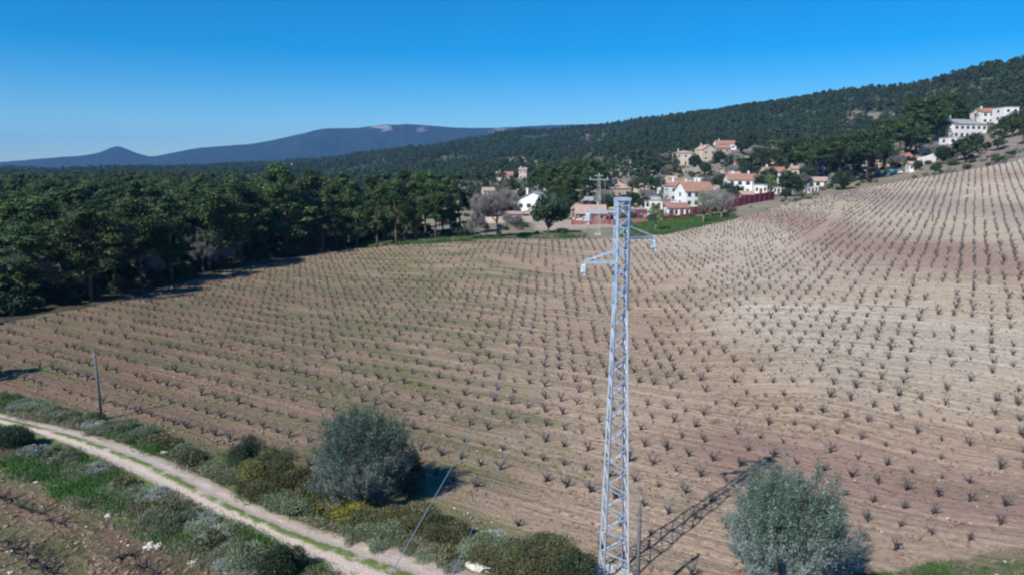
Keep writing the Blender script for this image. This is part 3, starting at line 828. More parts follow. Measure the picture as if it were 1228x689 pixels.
vx = I * s1 * U1[0] + J * s2 * U2[0]; vy = I * s1 * U1[1] + J * s2 * U2[1]
vx = vx.ravel() + rng.normal(size=vx.size) * .07; vy = vy.ravel() + rng.normal(size=vy.size) * .07
ok = inpoly(vx, vy, FIELD) & (vy > 10)
ok &= rng.uniform(size=vx.size) > .07 + .35 * (fbm(vx / 7, vy / 7, 91, 2) > .66)
ok &= dist_path(vx, vy) > 1.15
vx = vx[ok]; vy = vy[ok]
pxp, pyp, zz_ = project(vx, vy, ground_arr(vx, vy))
vis = (pxp > -60) & (pxp < 1290) & (pyp < 720)
vx, vy, zz_, pxp, pyp = vx[vis], vy[vis], zz_[vis], pxp[vis], pyp[vis]
vz = ground_arr(vx, vy) + .02
inside = (pxp > 5) & (pxp < 1223) & (pyp < 685)
order = np.argsort(np.where(inside, zz_, 1e6))
first = {}
VL = 'leafless bush vine with short upright canes, standing in the rows of the big sloping vineyard'
for cnt, q in enumerate(order[:300]):
    k = int(rng.integers(0, 12)); s = float(rng.choice([.66, .85, .95, 1.05]) * rng.uniform(.88, 1.15))
    loc = (vx[q], vy[q], vz[q]); rz = float(rng.uniform(0, 6.28))
    if k not in first:
        t = thing('vine', VL, 'vine', loc, rz, 'bush vines of the big vineyard'); t.scale = (s, s, s)
        link('trunk', vine_tm[k], t); link('canes', vine_cm[k], t)['kind'] = 'stuff'
        first[k] = t
    else:
        dup(first[k], loc, rz, s)
rest = order[300:]
pts = np.stack([vx[rest], vy[rest], vz[rest], rng.uniform(0, 6.28, len(rest)), np.interp(zz_[rest], [60, 140], [1, .82]) * rng.choice([.72, .9, 1.0, 1.08, 1.2], len(rest)) * rng.uniform(.9, 1.1, len(rest)), rng.integers(0, 12, len(rest))], 1)
scatter_gn('distant_vines', pts, vine_all, 'rows of small leafless bush vines covering the far part of the vineyard', 'vines')
print('vines', len(vx))

# the darker, sprawling vines of the plot below the track
VL2 = 'dark sprawling vine in the ploughed plot below the dirt track'
lowrow = [(2, 597), (14, 602), (26, 609), (38, 613), (48, 618), (60, 626), (72, 630), (10, 652), (22, 659), (33, 668), (44, 675), (56, 684), (64, 687), (146, 671), (158, 668), (170, 683), (188, 690)]
lv = [vine_meshes(50 + i, .75, .35) for i in range(4)]
lvm = [(t.mesh('sprawling_vine_trunk', M_VINE, True), c.mesh('sprawling_vine_canes', M_VINE, True)) for t, c in lv]
firstb = {}
for i, (px, py) in enumerate(lowrow):
    x, y, z = hit(px, py); k = i % 4; s = random.uniform(.75, 1.05)
    if k not in firstb:
        t = thing('vine', VL2, 'vine', (x, y, z), random.uniform(0, 6), 'vines of the plot below the track'); t.scale = (s, s, s)
        link('trunk', lvm[k][0], t); link('canes', lvm[k][1], t)['kind'] = 'stuff'; firstb[k] = t
    else: dup(firstb[k], (x, y, z), random.uniform(0, 6), s)

# ------------------------------------------------------------------ lattice pylons
def angle_mesh(name, w, t, mat):
    """steel angle, unit length along +Z"""
    m = MB()
    prof2 = [(0, 0), (w, 0), (w, t), (t, t), (t, w), (0, w)]
    vs = [(x - w * .3, y - w * .3, 0) for x, y in prof2] + [(x - w * .3, y - w * .3, 1) for x, y in prof2]
    fs = [(i, (i + 1) % 6, (i + 1) % 6 + 6, i + 6) for i in range(6)] + [(0, 3, 2, 1), (0, 5, 4, 3), (6, 7, 8, 9), (6, 9, 10, 11)]
    m.add(vs, fs)
    return m.mesh(name, mat)
def beam(name, me, a, b, parent, roll=0.0):
    a = Vector(a); b = Vector(b); d = b - a
    q = d.to_track_quat('Z', 'Y')
    o = link(name, me, parent)
    o.rotation_mode = 'QUATERNION'
    from mathutils import Quaternion
    o.rotation_quaternion = q @ Quaternion((0, 0, 1), roll)
    o.location = a; o.scale = (1, 1, d.length)
    return o
def insulator(parent, p, tilt, L=.42, mat=M_GLASSIN):
    """string of discs hanging from an arm tip"""
    m = MB()
    d = Vector(tilt).normalized()
    p = Vector(p)
    m.tube([p, p + d * L], .022, 6)
    for k in range(4):
        c = p + d * (L * (.22 + .2 * k))
        m.tube([c - d * .022, c, c + d * .03], [.085, .12, .03], 10)
    o = link('insulator', m.mesh('insulator', mat, True), parent)
    e = p + d * L
    c2 = MB(); c2.tube([e, e + d * .08 + Vector((0, 0, -.02))], .035, 6)
    link('clamp', c2.mesh('clamp', M_STEEL_OLD), o)
    return e + d * .06
def pylon(loc, rz, H, label):
    t = thing('lattice_pylon', label, 'pylon', loc, rz)
    legm = angle_mesh('pylon_leg', .085, .012, M_STEEL)
    brm = angle_mesh('pylon_brace', .041, .008, M_STEEL)
    arm = angle_mesh('pylon_arm', .075, .010, M_STEEL)
    def hw(z):
        return .245 if z > H - 4.6 else .245 + (H - 4.6 - z) * (.54 - .245) / (H - 4.6)
    cor = [(-1, -1), (1, -1), (1, 1), (-1, 1)]
    for i, (sx, sy) in enumerate(cor):
        zs = [0, (H - 4.6) / 3, (H - 4.6) * 2 / 3, H - 4.6, H]
        for k in range(4):
            a, b_ = zs[k], zs[k + 1]
            beam('leg', legm, (sx * hw(a), sy * hw(a), a), (sx * hw(b_), sy * hw(b_), b_), t, i * math.pi / 2)
    z = .35; k = 0; lev = []
    while z < H - .1:
        lev.append(z); z += .52 if z < H - 4.6 else .46
    lev.append(H - .03)
    for k in range(len(lev) - 1):
        a, b_ = lev[k], lev[k + 1]
        for f in range(4):
            p = cor[f]; q = cor[(f + 1) % 4]
            if (k + f) % 2: p, q = q, p
            A_ = (p[0] * hw(a), p[1] * hw(a), a); B_ = (q[0] * hw(b_), q[1] * hw(b_), b_)
            beam('brace', brm, A_, B_, t, f)
            if a > H - 4.6 and k % 2 == 0:
                C_ = (q[0] * hw(a), q[1] * hw(a), a)
                beam('brace', brm, (p[0] * hw(a), p[1] * hw(a), a), C_, t, f)
    cap = MB(); cap.box(-.27, .27, -.27, .27, H - .03, H + .02); cap.box(-.30, .30, -.30, -.25, H - .09, H + .03); cap.box(-.30, .30, .25, .30, H - .09, H + .03)
    link('head_plate', cap.mesh('head_plate', M_STEEL), t)
    ends = []
    def cross(side, z, L, rise):
        w = .235
        tip = Vector((side * (w + L), 0, z))
        for sy in (-w, w):
            beam('crossarm_rail', arm, (side * w, sy, z), tip + Vector((0, sy * .15, 0)), t, math.pi)
            if rise:
                beam('crossarm_stay', brm, (side * w, sy, z + rise), tip + Vector((0, sy * .12, .04)), t, 0)
        for fr in (.3, .6):
            x = side * (w + L * fr); yy = w * (1 - fr * .85)
            beam('crossarm_rung', brm, (x, -yy, z), (x, yy, z), t)
        pl = MB(); pl.box(tip.x - .05, tip.x + .05, -.06, .06, z - .07, z + .06)
        link('arm_plate', pl.mesh('arm_plate', M_STEEL), t)
        ends.append(insulator(t, (tip.x, -.05, z - .07), (side * .10, -.35, -1)))
        ends.append(insulator(t, (tip.x, .05, z - .07), (side * .10, .35, -1)))
        j = MB()
        e1, e2 = ends[-2], ends[-1]
        j.tube([e1, e1 + Vector((0, .08, -.22)), e2 + Vector((0, -.08, -.22)), e2], .010, 5)
        link('jumper_wire', j.mesh('jumper_wire', M_WIRE, True), t)
    cross(-1, H - .52, 1.17, 0)
    cross(1, H - 1.62, 1.12, .50)
    cross(-1, H - 2.62, 1.30, .48)
    ft = MB()
    for sx, sy in cor: ft.box(sx * .54 - .17, sx * .54 + .17, sy * .54 - .17, sy * .54 + .17, -.3, .12)
    ft.box(-.85, .85, -.85, .85, -.35, .04)
    link('footing', ft.mesh('pylon_footing', M_CONC), t)
    sg = MB(); sg.box(-.16, .0, 0, .006, 0, .16)
    s = link('warning_plate', sg.mesh('warning_plate', M_SIGN), t, (-hw(2.2) + .02, -hw(2.2) - .02, 2.2))
    tri = MB(); tri.add([(-.14, -.004, .03), (-.02, -.004, .03), (-.08, -.004, .135)], [(0, 1, 2)])
    link('warning_triangle', tri.mesh('warning_triangle', M_VINE), s)
    return t, ends
PH = 16.75
bx, by = 4.55, 30.3
BASEZ = ground(bx, by)
pyl, ends = pylon((bx, by, BASEZ), R(5), PH, 'tall galvanised steel lattice pylon with three short crossarms rising in front of the vineyard')
bpy.context.view_layer.update()
MW = Matrix.Translation((bx, by, BASEZ)) @ Matrix.Rotation(R(5), 4, 'Z')

def small_pylon(loc, rz, H, label):
    t = thing('lattice_pylon', label, 'pylon', loc, rz)
    legm = angle_mesh('far_pylon_leg', .07, .02, M_STEEL_OLD); brm = angle_mesh('far_pylon_brace', .04, .012, M_STEEL_OLD)
    hw = lambda z: .22 + (H - z) / H * .28
    cor = [(-1, -1), (1, -1), (1, 1), (-1, 1)]
    for sx, sy in cor: beam('leg', legm, (sx * hw(0), sy * hw(0), 0), (sx * hw(H), sy * hw(H), H), t)
    z = .3; k = 0
    while z < H - .7:
        for f in range(4):
            p = cor[f]; q = cor[(f + 1) % 4]
            if (k + f) % 2: p, q = q, p
            beam('brace', brm, (p[0] * hw(z), p[1] * hw(z), z), (q[0] * hw(z + .8), q[1] * hw(z + .8), z + .8), t)
        z += .8; k += 1
    arm = MB(); arm.box(-2.1, 2.1, -.06, .06, H - .98, H - .86); arm.box(-.9, .9, -.06, .06, H - .06, H + .05)
    link('crossarm', arm.mesh('far_crossarm', M_STEEL_OLD), t)
    tops = []
    for x in (-1.9, 0, 1.9):
        m = MB(); zb = H - .85 if x else H + .05
        m.tube([(x, 0, zb), (x, 0, zb + .12), (x, 0, zb + .3), (x, 0, zb + .45)], [.05, .12, .12, .04], 8)
        link('insulator', m.mesh('far_insulator', M_GLASSIN, True), t); tops.append(Vector((x, 0, zb + .45)))
    bs = MB(); bs.box(-.75, .75, -.75, .75, -.4, .25); link('footing', bs.mesh('far_footing', M_CONC), t)
    return t, tops
fx, fy, fz = at(717, 165)
fp, ftops = small_pylon((fx, fy, fz), R(-8), 13.2, 'smaller distant lattice pylon with a T-shaped crossarm in front of the red-fenced houses')
MF = Matrix.Translation((fx, fy, fz)) @ Matrix.Rotation(R(-8), 4, 'Z')
def wire(a, b, sag, label, r=.008, n=40):
    a = Vector(a); b = Vector(b)
    m = MB(); m.tube([a.lerp(b, t) - Vector((0, 0, sag * 4 * t * (1 - t))) for t in [i / n for i in range(n + 1)]], r, 5)
    return tag(link('power_line', m.mesh('power_line', M_WIRE, True)), label, 'wire')
wt = ['from the upper left crossarm of the near pylon', 'from the right crossarm of the near pylon', 'from the lower left crossarm of the near pylon']
order3 = [1, 2, 0]
for k in range(3):
    wire(MW @ ends[2 * k + 1], MF @ ftops[order3[k]], 2.2, 'thin cable running ' + wt[k] + ' to the distant pylon', .007)
d0 = Vector((-.168, -.986, 0))
for k, dz_, sg_ in ((0, -2.6, .45), (2, -.6, .4)):
    a = MW @ ends[2 * k]
    wire(a, a + d0 * 90 + Vector((0, 0, dz_)), sg_, 'bluish cable sagging towards the viewer ' + wt[k], .0042, 60)

# ------------------------------------------------------------------ wooden poles
def pole(px, z, h, label, r=.085, lean=0.0, xy=None):
    x, y, g = at(px, z) if xy is None else (xy[0], xy[1], ground(*xy))
    t = thing('wooden_pole', label, 'pole', (x, y, g)); t.rotation_euler = (0, R(lean), 0)
    m = MB(); m.tube([(0, 0, -.3), (0, 0, h * .5), (0, 0, h)], [r * 1.15, r, r * .8], 9); link('shaft', m.mesh('pole_shaft', M_POLE, True), t)
    c = MB(); c.tube([(0, 0, h), (0, 0, h + .04)], [r * .9, r * .7], 9); link('cap', c.mesh('pole_cap', M_POLE), t)
    n = MB(); n.tube([(0, -r, h - .35), (0, -r - .12, h - .33), (0, -r - .12, h - .2)], [.02, .02, .03], 5); link('hook', n.mesh('pole_hook', M_STEEL_OLD), t)
    return t
pole(0, 0, 5.15, 'short grey wooden pole standing just right of the steel pylon', xy=(5.2, 27.9))
pole(122, 52.9, 5.1, 'slender grey wooden pole at the field edge beside the dirt track', r=.10, lean=-1.0)
pole(1118, 138, 6.6, 'thin grey pole among the vines high on the right-hand slope', r=.09)
for px, z, h, lb in [(725, 232, 11, 'tall thin wooden pole behind the distant pylon'), (752, 285, 9, 'thin pole behind the yellow-walled houses'), (902, 245, 8, 'thin street pole beside the white terrace house')]:
    pole(px, z, h, lb, r=.12)

# ------------------------------------------------------------------ woods: pines
PI_ = [pine_meshes(i, h=15, w=[4.6, 5.2, 3.9, 5.6, 4.8, 3.5][i], crown0=[.24, .32, .20, .38, .18, .26][i], nl=165, leaf=.21, k=[62, 62, 54, 66, 66, 48][i]) for i in range(6)]
UM_ = [pine_meshes(20 + i, h=12, w=4.8, umbrella=True, nl=150, leaf=.19, k=56) for i in range(3)]
BT_ = [bare_tree_meshes(i, 10, 8) for i in range(3)]
DK_ = [round_tree(i, 8, 8, M_DARK, M_BARK, nl=110, k=56, leaf=.24, name='evergreen', low=.16) for i in range(3)]
FP_ = [pine_meshes(40 + i, h=9, w=3.6, crown0=.12, nl=34, k=34, leaf=.42, mat=M_PINE2) for i in range(4)]
def tree_thing(cache, data, name, label, cat, loc, rz, s, group=None, tn='trunk', cn='crown'):
    key = id(data)
    if key in cache:
        r = dup(cache[key], loc, rz, s, label); 
        if 'group' in r: del r['group']
        if group: r['group'] = group
        r.name = name
        return r
    t = thing(name, label, cat, loc, rz, group); t.scale = s if hasattr(s, '__len__') else (s, s, s)
    link(tn, data[0], t); link(cn, data[2], t); cache[key] = t
    return t
CA = {}
WOODIN = [hit(*p) for p in [(-420, 482), (-150, 424), (0, 383), (100, 366), (200, 342), (300, 315), (420, 296), (520, 290), (565, 288)]] + [at(556, 172), at(470, 230), at(300, 420), at(-300, 520), at(-900, 300)]
cand = []
gx = np.arange(-330, 20, 6.3); gy = np.arange(60, 420, 6.3)
for x in gx:
    for y in gy:
        X = x + random.uniform(-2.2, 2.2); Y = y + random.uniform(-2.2, 2.2)
        cand.append((X, Y))
cand = np.array(cand)
m = inpoly(cand[:, 0], cand[:, 1], WOODIN)
cand = cand[m]
cz = ground_arr(cand[:, 0], cand[:, 1])
px_, py_, zc_ = project(cand[:, 0], cand[:, 1], cz)
k_ = (px_ > -300) & (px_ < 600)
thin = ((px_ > 350) & (rng.uniform(size=len(px_)) < .48)) | ((px_ > 425) & (zc_ < 250))
k_ &= ~thin
cand, cz, px_, zc_ = cand[k_], cz[k_], px_[k_], zc_[k_]
o_ = np.argsort(zc_)
cand, cz, px_, zc_ = cand[o_], cz[o_], px_[o_], zc_[o_]
print('wood candidates', len(cand))
NEARW = 190
for i in range(min(NEARW, len(cand))):
    hgt_ = np.interp(zc_[i], [80, 110, 150, 230], [11.6, 13.6, 15.2, 14.2]) * random.choice([random.uniform(.66, .9), random.uniform(.88, 1.1)])
    hgt_ *= np.interp(px_[i], [0, 280], [.88, 1.0])
    if px_[i] > 280: hgt_ *= random.uniform(1.02, 1.14)
    s = hgt_ / 15
    tree_thing(CA, PI_[random.randrange(6)], 'pine_tree', 'dark green pine tree in the dense wood along the left edge of the vineyard', 'pine tree', (cand[i, 0], cand[i, 1], cz[i] - .1), random.uniform(0, 6.28), (s * random.uniform(1.05, 1.4), s * random.uniform(1.05, 1.4), s), 'pines of the wood at the left')
pine_src = [proto('pine_source', merge_tree('pine_whole', p[0], p[1], M_PINE, M_BARK)) for p in PI_]
rest = cand[NEARW:]
q = np.stack([rest[:, 0], rest[:, 1], cz[NEARW:], rng.uniform(0, 6.28, len(rest)), rng.uniform(.62, 1.0, len(rest)), rng.integers(0, 6, len(rest))], 1) if len(rest) else np.zeros((0, 6))
if len(q): scatter_gn('pine_wood', q, pine_src, 'dark pine wood behind the first trees at the left', 'wood')

EP = 'tall pine with bare trunk in the thin row at the right end of the wood'
rt = random.Random(5)
for px, z, h in [(428, 164, 14.5), (440, 176, 15.5), (452, 160, 13), (463, 170, 15.5), (476, 160, 14), (488, 178, 15.5), (499, 162, 13.5), (511, 170, 15), (523, 161, 13), (531, 182, 14), (541, 164, 13.5), (553, 168, 14), (415, 178, 15), (404, 166, 15), (456, 195, 15.5), (505, 200, 15)]:
    x, y, g = at(px, z); s = h / 15
    t = tree_thing(CA, PI_[rt.randrange(6)], 'pine_tree', EP, 'pine tree', (x, y, g - .1), rt.uniform(0, 6.28), (s * .95, s * .95, s), 'pines at the right end of the wood')
# undergrowth of the wood: low dark shrubs and leafless saplings in front of the trunks
sh_src = []
for i in range(4):
    Vb, Fb, Tb = bush_leafdata(30 + i, 3.2, 3.2, 2.4, 900, .17, .5)
    sh_src.append(proto('shrub_source', npmesh('understorey_shrub', Vb, Fb, M_DARK, Tb)))
pts = []
c2 = rng.uniform([-150, 55], [10, 260], size=(3000, 2)); c2 = c2[inpoly(c2[:, 0], c2[:, 1], WOODIN)]
zz2 = ground_arr(c2[:, 0], c2[:, 1]); pp = project(c2[:, 0], c2[:, 1], zz2)
den = np.where(pp[0] > 350, .35, .95)
kk = (pp[0] > -100) & (rng.uniform(size=len(c2)) < den)
c2 = c2[kk][:1400]; zz2 = zz2[kk][:1400]
pts = np.stack([c2[:, 0], c2[:, 1], zz2, rng.uniform(0, 6.28, len(c2)), rng.uniform(.5, 1.4, len(c2)), rng.integers(0, 4, len(c2))], 1)
scatter_gn('undergrowth', pts, sh_src, 'dark tangled undergrowth between the pine trunks', 'undergrowth')
BTL = 'pale grey leafless tree standing in front of the dark pines'
for i, (px, z, h, lb) in enumerate([(40, 98, 8.5, 'leafless tree leftmost of the pale ones before the dark pines'), (92, 106, 6.5, 'second pale leafless tree from the left edge of the wood'), (168, 114, 7.0, 'low grey leafless tree midway along the dark wood'), (244, 128, 9.5, 'tall pale leafless tree, the clearest one before the pines'), (272, 134, 7, 'leafless tree just right of the tallest pale one')]):
    x, y, g = at(px, z); d = BT_[i % 3]; s = h / 10
    tree_thing(CA, d, 'bare_tree', lb, 'bare tree', (x, y, g), i * 1.3, (s * .8, s * .8, s), None, 'trunk', 'twigs')
x, y, g = -49.5, 56.0, ground(-49.5, 56)
tree_thing(CA, PI_[2], 'pine_tree', 'pine tree just outside the left edge whose shadow falls on the field', 'pine tree', (x, y, g), 1, .62)

# ------------------------------------------------------------------ the grey-green olive trees in the foreground
def olive(i, x, y, w, h, label, tips):
    rg = np.random.default_rng(1300 + i)
    g = ground(x, y)
    t = thing('olive_tree', label, 'olive tree', (x, y, g))
    tr = MB(); C = []; RR = []
    for q in range(4):
        a = q * 1.6 + .5
        b0 = (math.cos(a) * .12, math.sin(a) * .12, -.1)
        e = (math.cos(a) * w * .14, math.sin(a) * w * .14, h * .42)
        tr.tube(limb(b0, e, .1, 4, rg), [.15, .12, .10, .085, .07], 7)
        for j in range(9):
            th = a + rg.uniform(-.9, .9); rr = w * rg.uniform(.15, .42)
            tip = (math.cos(th) * rr, math.sin(th) * rr, h * rg.uniform(.45, .9))
            tr.tube(limb(e, tip, .15, 4, rg), [.05, .035, .028, .018, .008], 4)
    link('trunk', tr.mesh('olive_trunk', M_BARKG, True), t)
    # feathery upright sprays
    n = 860
    th = rg.uniform(0, 2 * math.pi, n); u = rg.uniform(-.75, 1, n)
    rad = rg.uniform(.30, 1, n) ** .45
    lump = .96 + .11 * np.sin(th * 3 + i) + .11 * np.sin(th * 5 + u * 5 + i * 2) + .10 * np.sin(th * 9 + u * 9) + np.abs(rg.normal(size=n)) * .07
    cx = np.cos(th) * np.sqrt(1 - u * u) * rad * w / 2 * lump * .95; cy = np.sin(th) * np.sqrt(1 - u * u) * rad * w / 2 * lump * .95
    czz = h * .52 + u * rad * h * .46 * lump
    czz = np.maximum(czz, h * .07 + rg.uniform(0, .3, n))
    C = np.stack([cx, cy, czz], 1)
    D = np.stack([cx / w, cy / w, (czz - h * .4) / h * 1.4 + .5], 1); D /= np.linalg.norm(D, axis=1)[:, None]
    m = 105
    s = rg.uniform(0, 1, (n, m, 1))
    base = C[:, None, :] + D[:, None, :] * (s - .5) * .75 + rg.normal(size=(n, m, 3)) * .095
    P = base.reshape(-1, 3)
    al = np.repeat(D, m, 0) + rg.normal(size=P.shape) * .6
    ct = rg.uniform(0, 1, n)[:, None]
    T = np.clip(ct * .5 + rg.uniform(0, .5, (n, m)), 0, 1).ravel()
    V, Fq = leaf_quads(P, rg.normal(size=P.shape), .055, .27, .2, rg, along=al)
    green = (np.repeat(czz, m) > h * .62 + .25 * rg.normal(size=n * m)) & (rg.uniform(size=n * m) < tips)
    o = link('crown', npmesh('olive_crown', V, Fq, [M_OLIVE, M_OLIVE2], T, green.astype(int), False), t)
    return t
ox, oy, _ = hit(437, 604)
olive(1, ox, oy, 5.3, 5.2, 'grey-green olive tree among yellow-flowering bushes beside the dirt track', .75)
olive(2, 11.5, 28.6, 4.9, 5.5, 'large silvery olive tree at the lower right of the pylon shadow', .7)
# dark-leaved companion on the right side of the first olive
Vb, Fb, Tb = bush_leafdata(3, 2.2, 2.2, 3.2, 9000, .07, .3, k=22)
x, y, g = hit(487, 590)
t = thing('evergreen_bush', 'dark upright bush touching the right side of the olive tree by the track', 'bush', (x, y, g))
link('foliage', npmesh('dark_bush_foliage', Vb, Fb, M_DARK, Tb), t)

# ------------------------------------------------------------------ bushes and scrub along the track
def stems(i, w, d, h, n=10):
    rg = np.random.default_rng(1500 + i); m = MB()
    for k in range(n):
        a = rg.uniform(0, 6.28); q = rg.uniform(.2, .7)
        m.tube([(math.cos(a) * w * .05, math.sin(a) * d * .05, -.05), (math.cos(a) * w * .2 * q, math.sin(a) * d * .2 * q, h * .35), (math.cos(a) * w * .42 * q, math.sin(a) * d * .42 * q, h * .75)], [.03, .02, .008], 4)
    return m.mesh('bush_stems', M_BARKG)
def bush(i, px, py, w, d, h, mat, label, n=9000, leaf=.07, aspect=.35, k=18, flower=0.0, rz=0.0):
    x, y, g = hit(px, py)
    t = thing('bush', label, 'bush', (x, y, g - .03), rz)
    V, Fq, T = bush_leafdata(60 + i, w, d, h, int(n * 1.9), leaf * .68, aspect, k)
    rg = np.random.default_rng(i)
    mats = [mat]; mi = None
    if flower:
        nf = len(Fq); c = V.reshape(-1, 4, 3).mean(1)
        pn = fbm(c[:, 0] * 1.2 + i, c[:, 1] * 1.2 + c[:, 2], i, 2)
        mi = ((pn > .5) & (rg.uniform(size=nf) < flower)).astype(int); mats = [mat, M_YELLOW]
    link('foliage', npmesh('bush_foliage', V, Fq, mats, T, mi), t)
    link('stems', stems(i, w, d, h), t)
    return t
ang = R(-26)
bush(0, 298, 560, 2.4, 2.4, 2.3, M_DARK, 'rounded dark green bush at the left end of the tall bushes by the track', 9000)
bush(1, 325, 585, 4.0, 3.0, 2.6, M_BUSH, 'broad olive-green bush speckled yellow, left of the olive tree', 15000, flower=.35, rz=ang)
bush(2, 352, 592, 3.0, 2.6, 2.0, M_BUSH, 'brownish green bush between the broad bush and the olive tree', 10000, flower=.3)
bush(3, 385, 612, 3.2, 2.2, 1.4, M_BUSH, 'low yellow-flowering bush in front of the olive tree', 9000, flower=.9, rz=ang)
bush(4, 418, 626, 2.8, 2.0, 1.25, M_BUSH, 'bright yellow flowering gorse bush right at the foot of the olive tree', 8000, flower=1.0, rz=ang)
bush(5, 345, 612, 4.4, 1.8, 1.2, M_GREY, 'low grey-green bush on the track verge below the speckled bush', 9000, rz=ang)
bush(6, 498, 634, 3.4, 2.2, 1.5, M_BUSH, 'olive-green rounded bush below the olive tree shadow', 11000, flower=.12, rz=ang)
bush(7, 460, 642, 3.2, 1.6, 1.0, M_GREY, 'low dull green bush at the track edge, left of the rounded bush', 8000, rz=ang)
bush(8, 535, 648, 2.8, 2.0, 1.2, M_BUSH, 'greyish green bush crossed by the sagging cable', 9000, rz=ang)
bush(9, 575, 668, 3.0, 1.8, 1.3, M_GREY, 'grey-green tangled bush left of the silvery scrub', 9000)
bush(10, 590, 657, 1.6, 1.2, 1.1, M_SILVER, 'silvery white scrub bush beside the pale rocks', 4500)
bush(11, 645, 690, 4.0, 2.8, 2.4, M_BUSH, 'large dark olive-green bush left of the pylon foot', 16000, flower=.06)
bush(12, 685, 700, 2.4, 2.2, 1.7, M_DARK, 'smaller dark bush between the large bush and the pylon foot', 8000)
bush(13, 612, 678, 2.2, 1.8, 1.3, M_GREY, 'grey leafy bush at the left side of the large dark bush', 7000)
bush(14, 12, 540, 3.4, 2.4, 1.9, M_DARK, 'dark green bush at the far left edge below the track', 10000)
bush(15, 45, 548, 2.2, 1.6, 1.0, M_SILVER, 'pale silvery bush right of the dark bush below the track', 5000)
bush(16, 340, 690, 2.4, 2.0, 1.6, M_DARK, 'dark green bush at the bottom edge below the track', 9000)
bush(17, 300, 678, 2.6, 2.0, 1.3, M_GREY, 'grey scrubby bush left of the dark bush at the bottom edge', 8000)
bush(18, 312, 600, 3.6, 1.8, 1.5, M_BUSH, 'low olive bush filling the verge below the dark rounded one', 10000, rz=ang)
bush(19, 438, 634, 3.0, 1.8, 1.3, M_BUSH, 'olive-green bush between the gorse and the low dull bush', 9000, flower=.3, rz=ang)
bush(20, 520, 640, 2.6, 1.8, 1.3, M_BUSH, 'tangled olive bush right of the rounded bush under the shadow', 9000, rz=ang)
bush(21, 375, 600, 2.6, 2.0, 1.6, M_BUSH, 'brownish bush tucked against the left foot of the olive tree', 9000, flower=.15)
bush(22, 665, 700, 3.0, 2.2, 1.9, M_BUSH, 'brown-green bush at the bottom edge right of the large dark bush', 9000)
bush(23, 598, 680, 2.6, 1.8, 1.2, M_BUSH, 'olive-green bush between the long rock and the large dark bush', 9000)
# grey-green scrub mounds of the two verges: one thing each
sm = []
for i in range(6):
    V, Fq, T = bush_leafdata(130 + i, 2.1, 1.6, .62, 3600, .070, .16, k=13)
    sm.append(npmesh('scrub_foliage', V, Fq, M_SILVER if i == 5 else M_GREY, T))
sm_g = [npmesh('scrub_foliage', *bush_leafdata(150 + i, 1.5, 1.3, .7, 2400, .075, .25, k=9)[:2], M_BUSH, None) for i in range(2)]
for me in sm_g:
    a = me.attributes.new('tint', 'FLOAT', 'FACE'); a.data.foreach_set('value', rng.uniform(0, 1, len(me.polygons)).astype(np.float32))
def scrub_line(pts, n, wob, label, group, cat='scrub'):
    P = np.array(pts, float); d = np.concatenate([[0], np.cumsum(np.hypot(*np.diff(P, axis=0).T))])
    for k in range(n):
        s = d[-1] * (k + random.uniform(.1, .9)) / n
        px = np.interp(s, d, P[:, 0]); py = np.interp(s, d, P[:, 1]) + random.uniform(-wob, wob)
        x, y, g = hit(px, py)
        me = random.choice(sm + sm_g)
        sc_ = random.uniform(.7, 1.25)
        o = link('scrub_mound', me, None, (x, y, g - .03), (0, 0, random.uniform(0, 6.28)), (sc_ * random.uniform(.9, 1.3), sc_, sc_ * random.uniform(.8, 1.2)))
        nm_ = me.materials[0].name
        tag(o, label.replace('grey-green', 'pale silvery' if 'silver' in nm_ else ('olive-green' if 'bush' in nm_ else 'grey-green')), cat, group)
scrub_line([(-10, 482), (60, 498), (120, 512), (180, 532), (240, 556), (285, 578)], 34, 7, 'grey-green scrub mound on the strip between track and vineyard', 'scrub on the upper verge')
scrub_line([(55, 556), (110, 575), (170, 605), (220, 636), (270, 665), (310, 685)], 30, 10, 'grey-green scrub mound on the bank below the track', 'scrub on the lower bank')
scrub_line([(90, 552), (150, 586), (200, 612), (250, 640), (290, 660)], 10, 5, 'grey-green scrub mound on the bank below the track', 'scrub on the lower bank')
scrub_line([(420, 640), (500, 662), (560, 684)], 8, 4, 'dull scrub mound at the foot of the bushes by the track', 'scrub below the bushes')

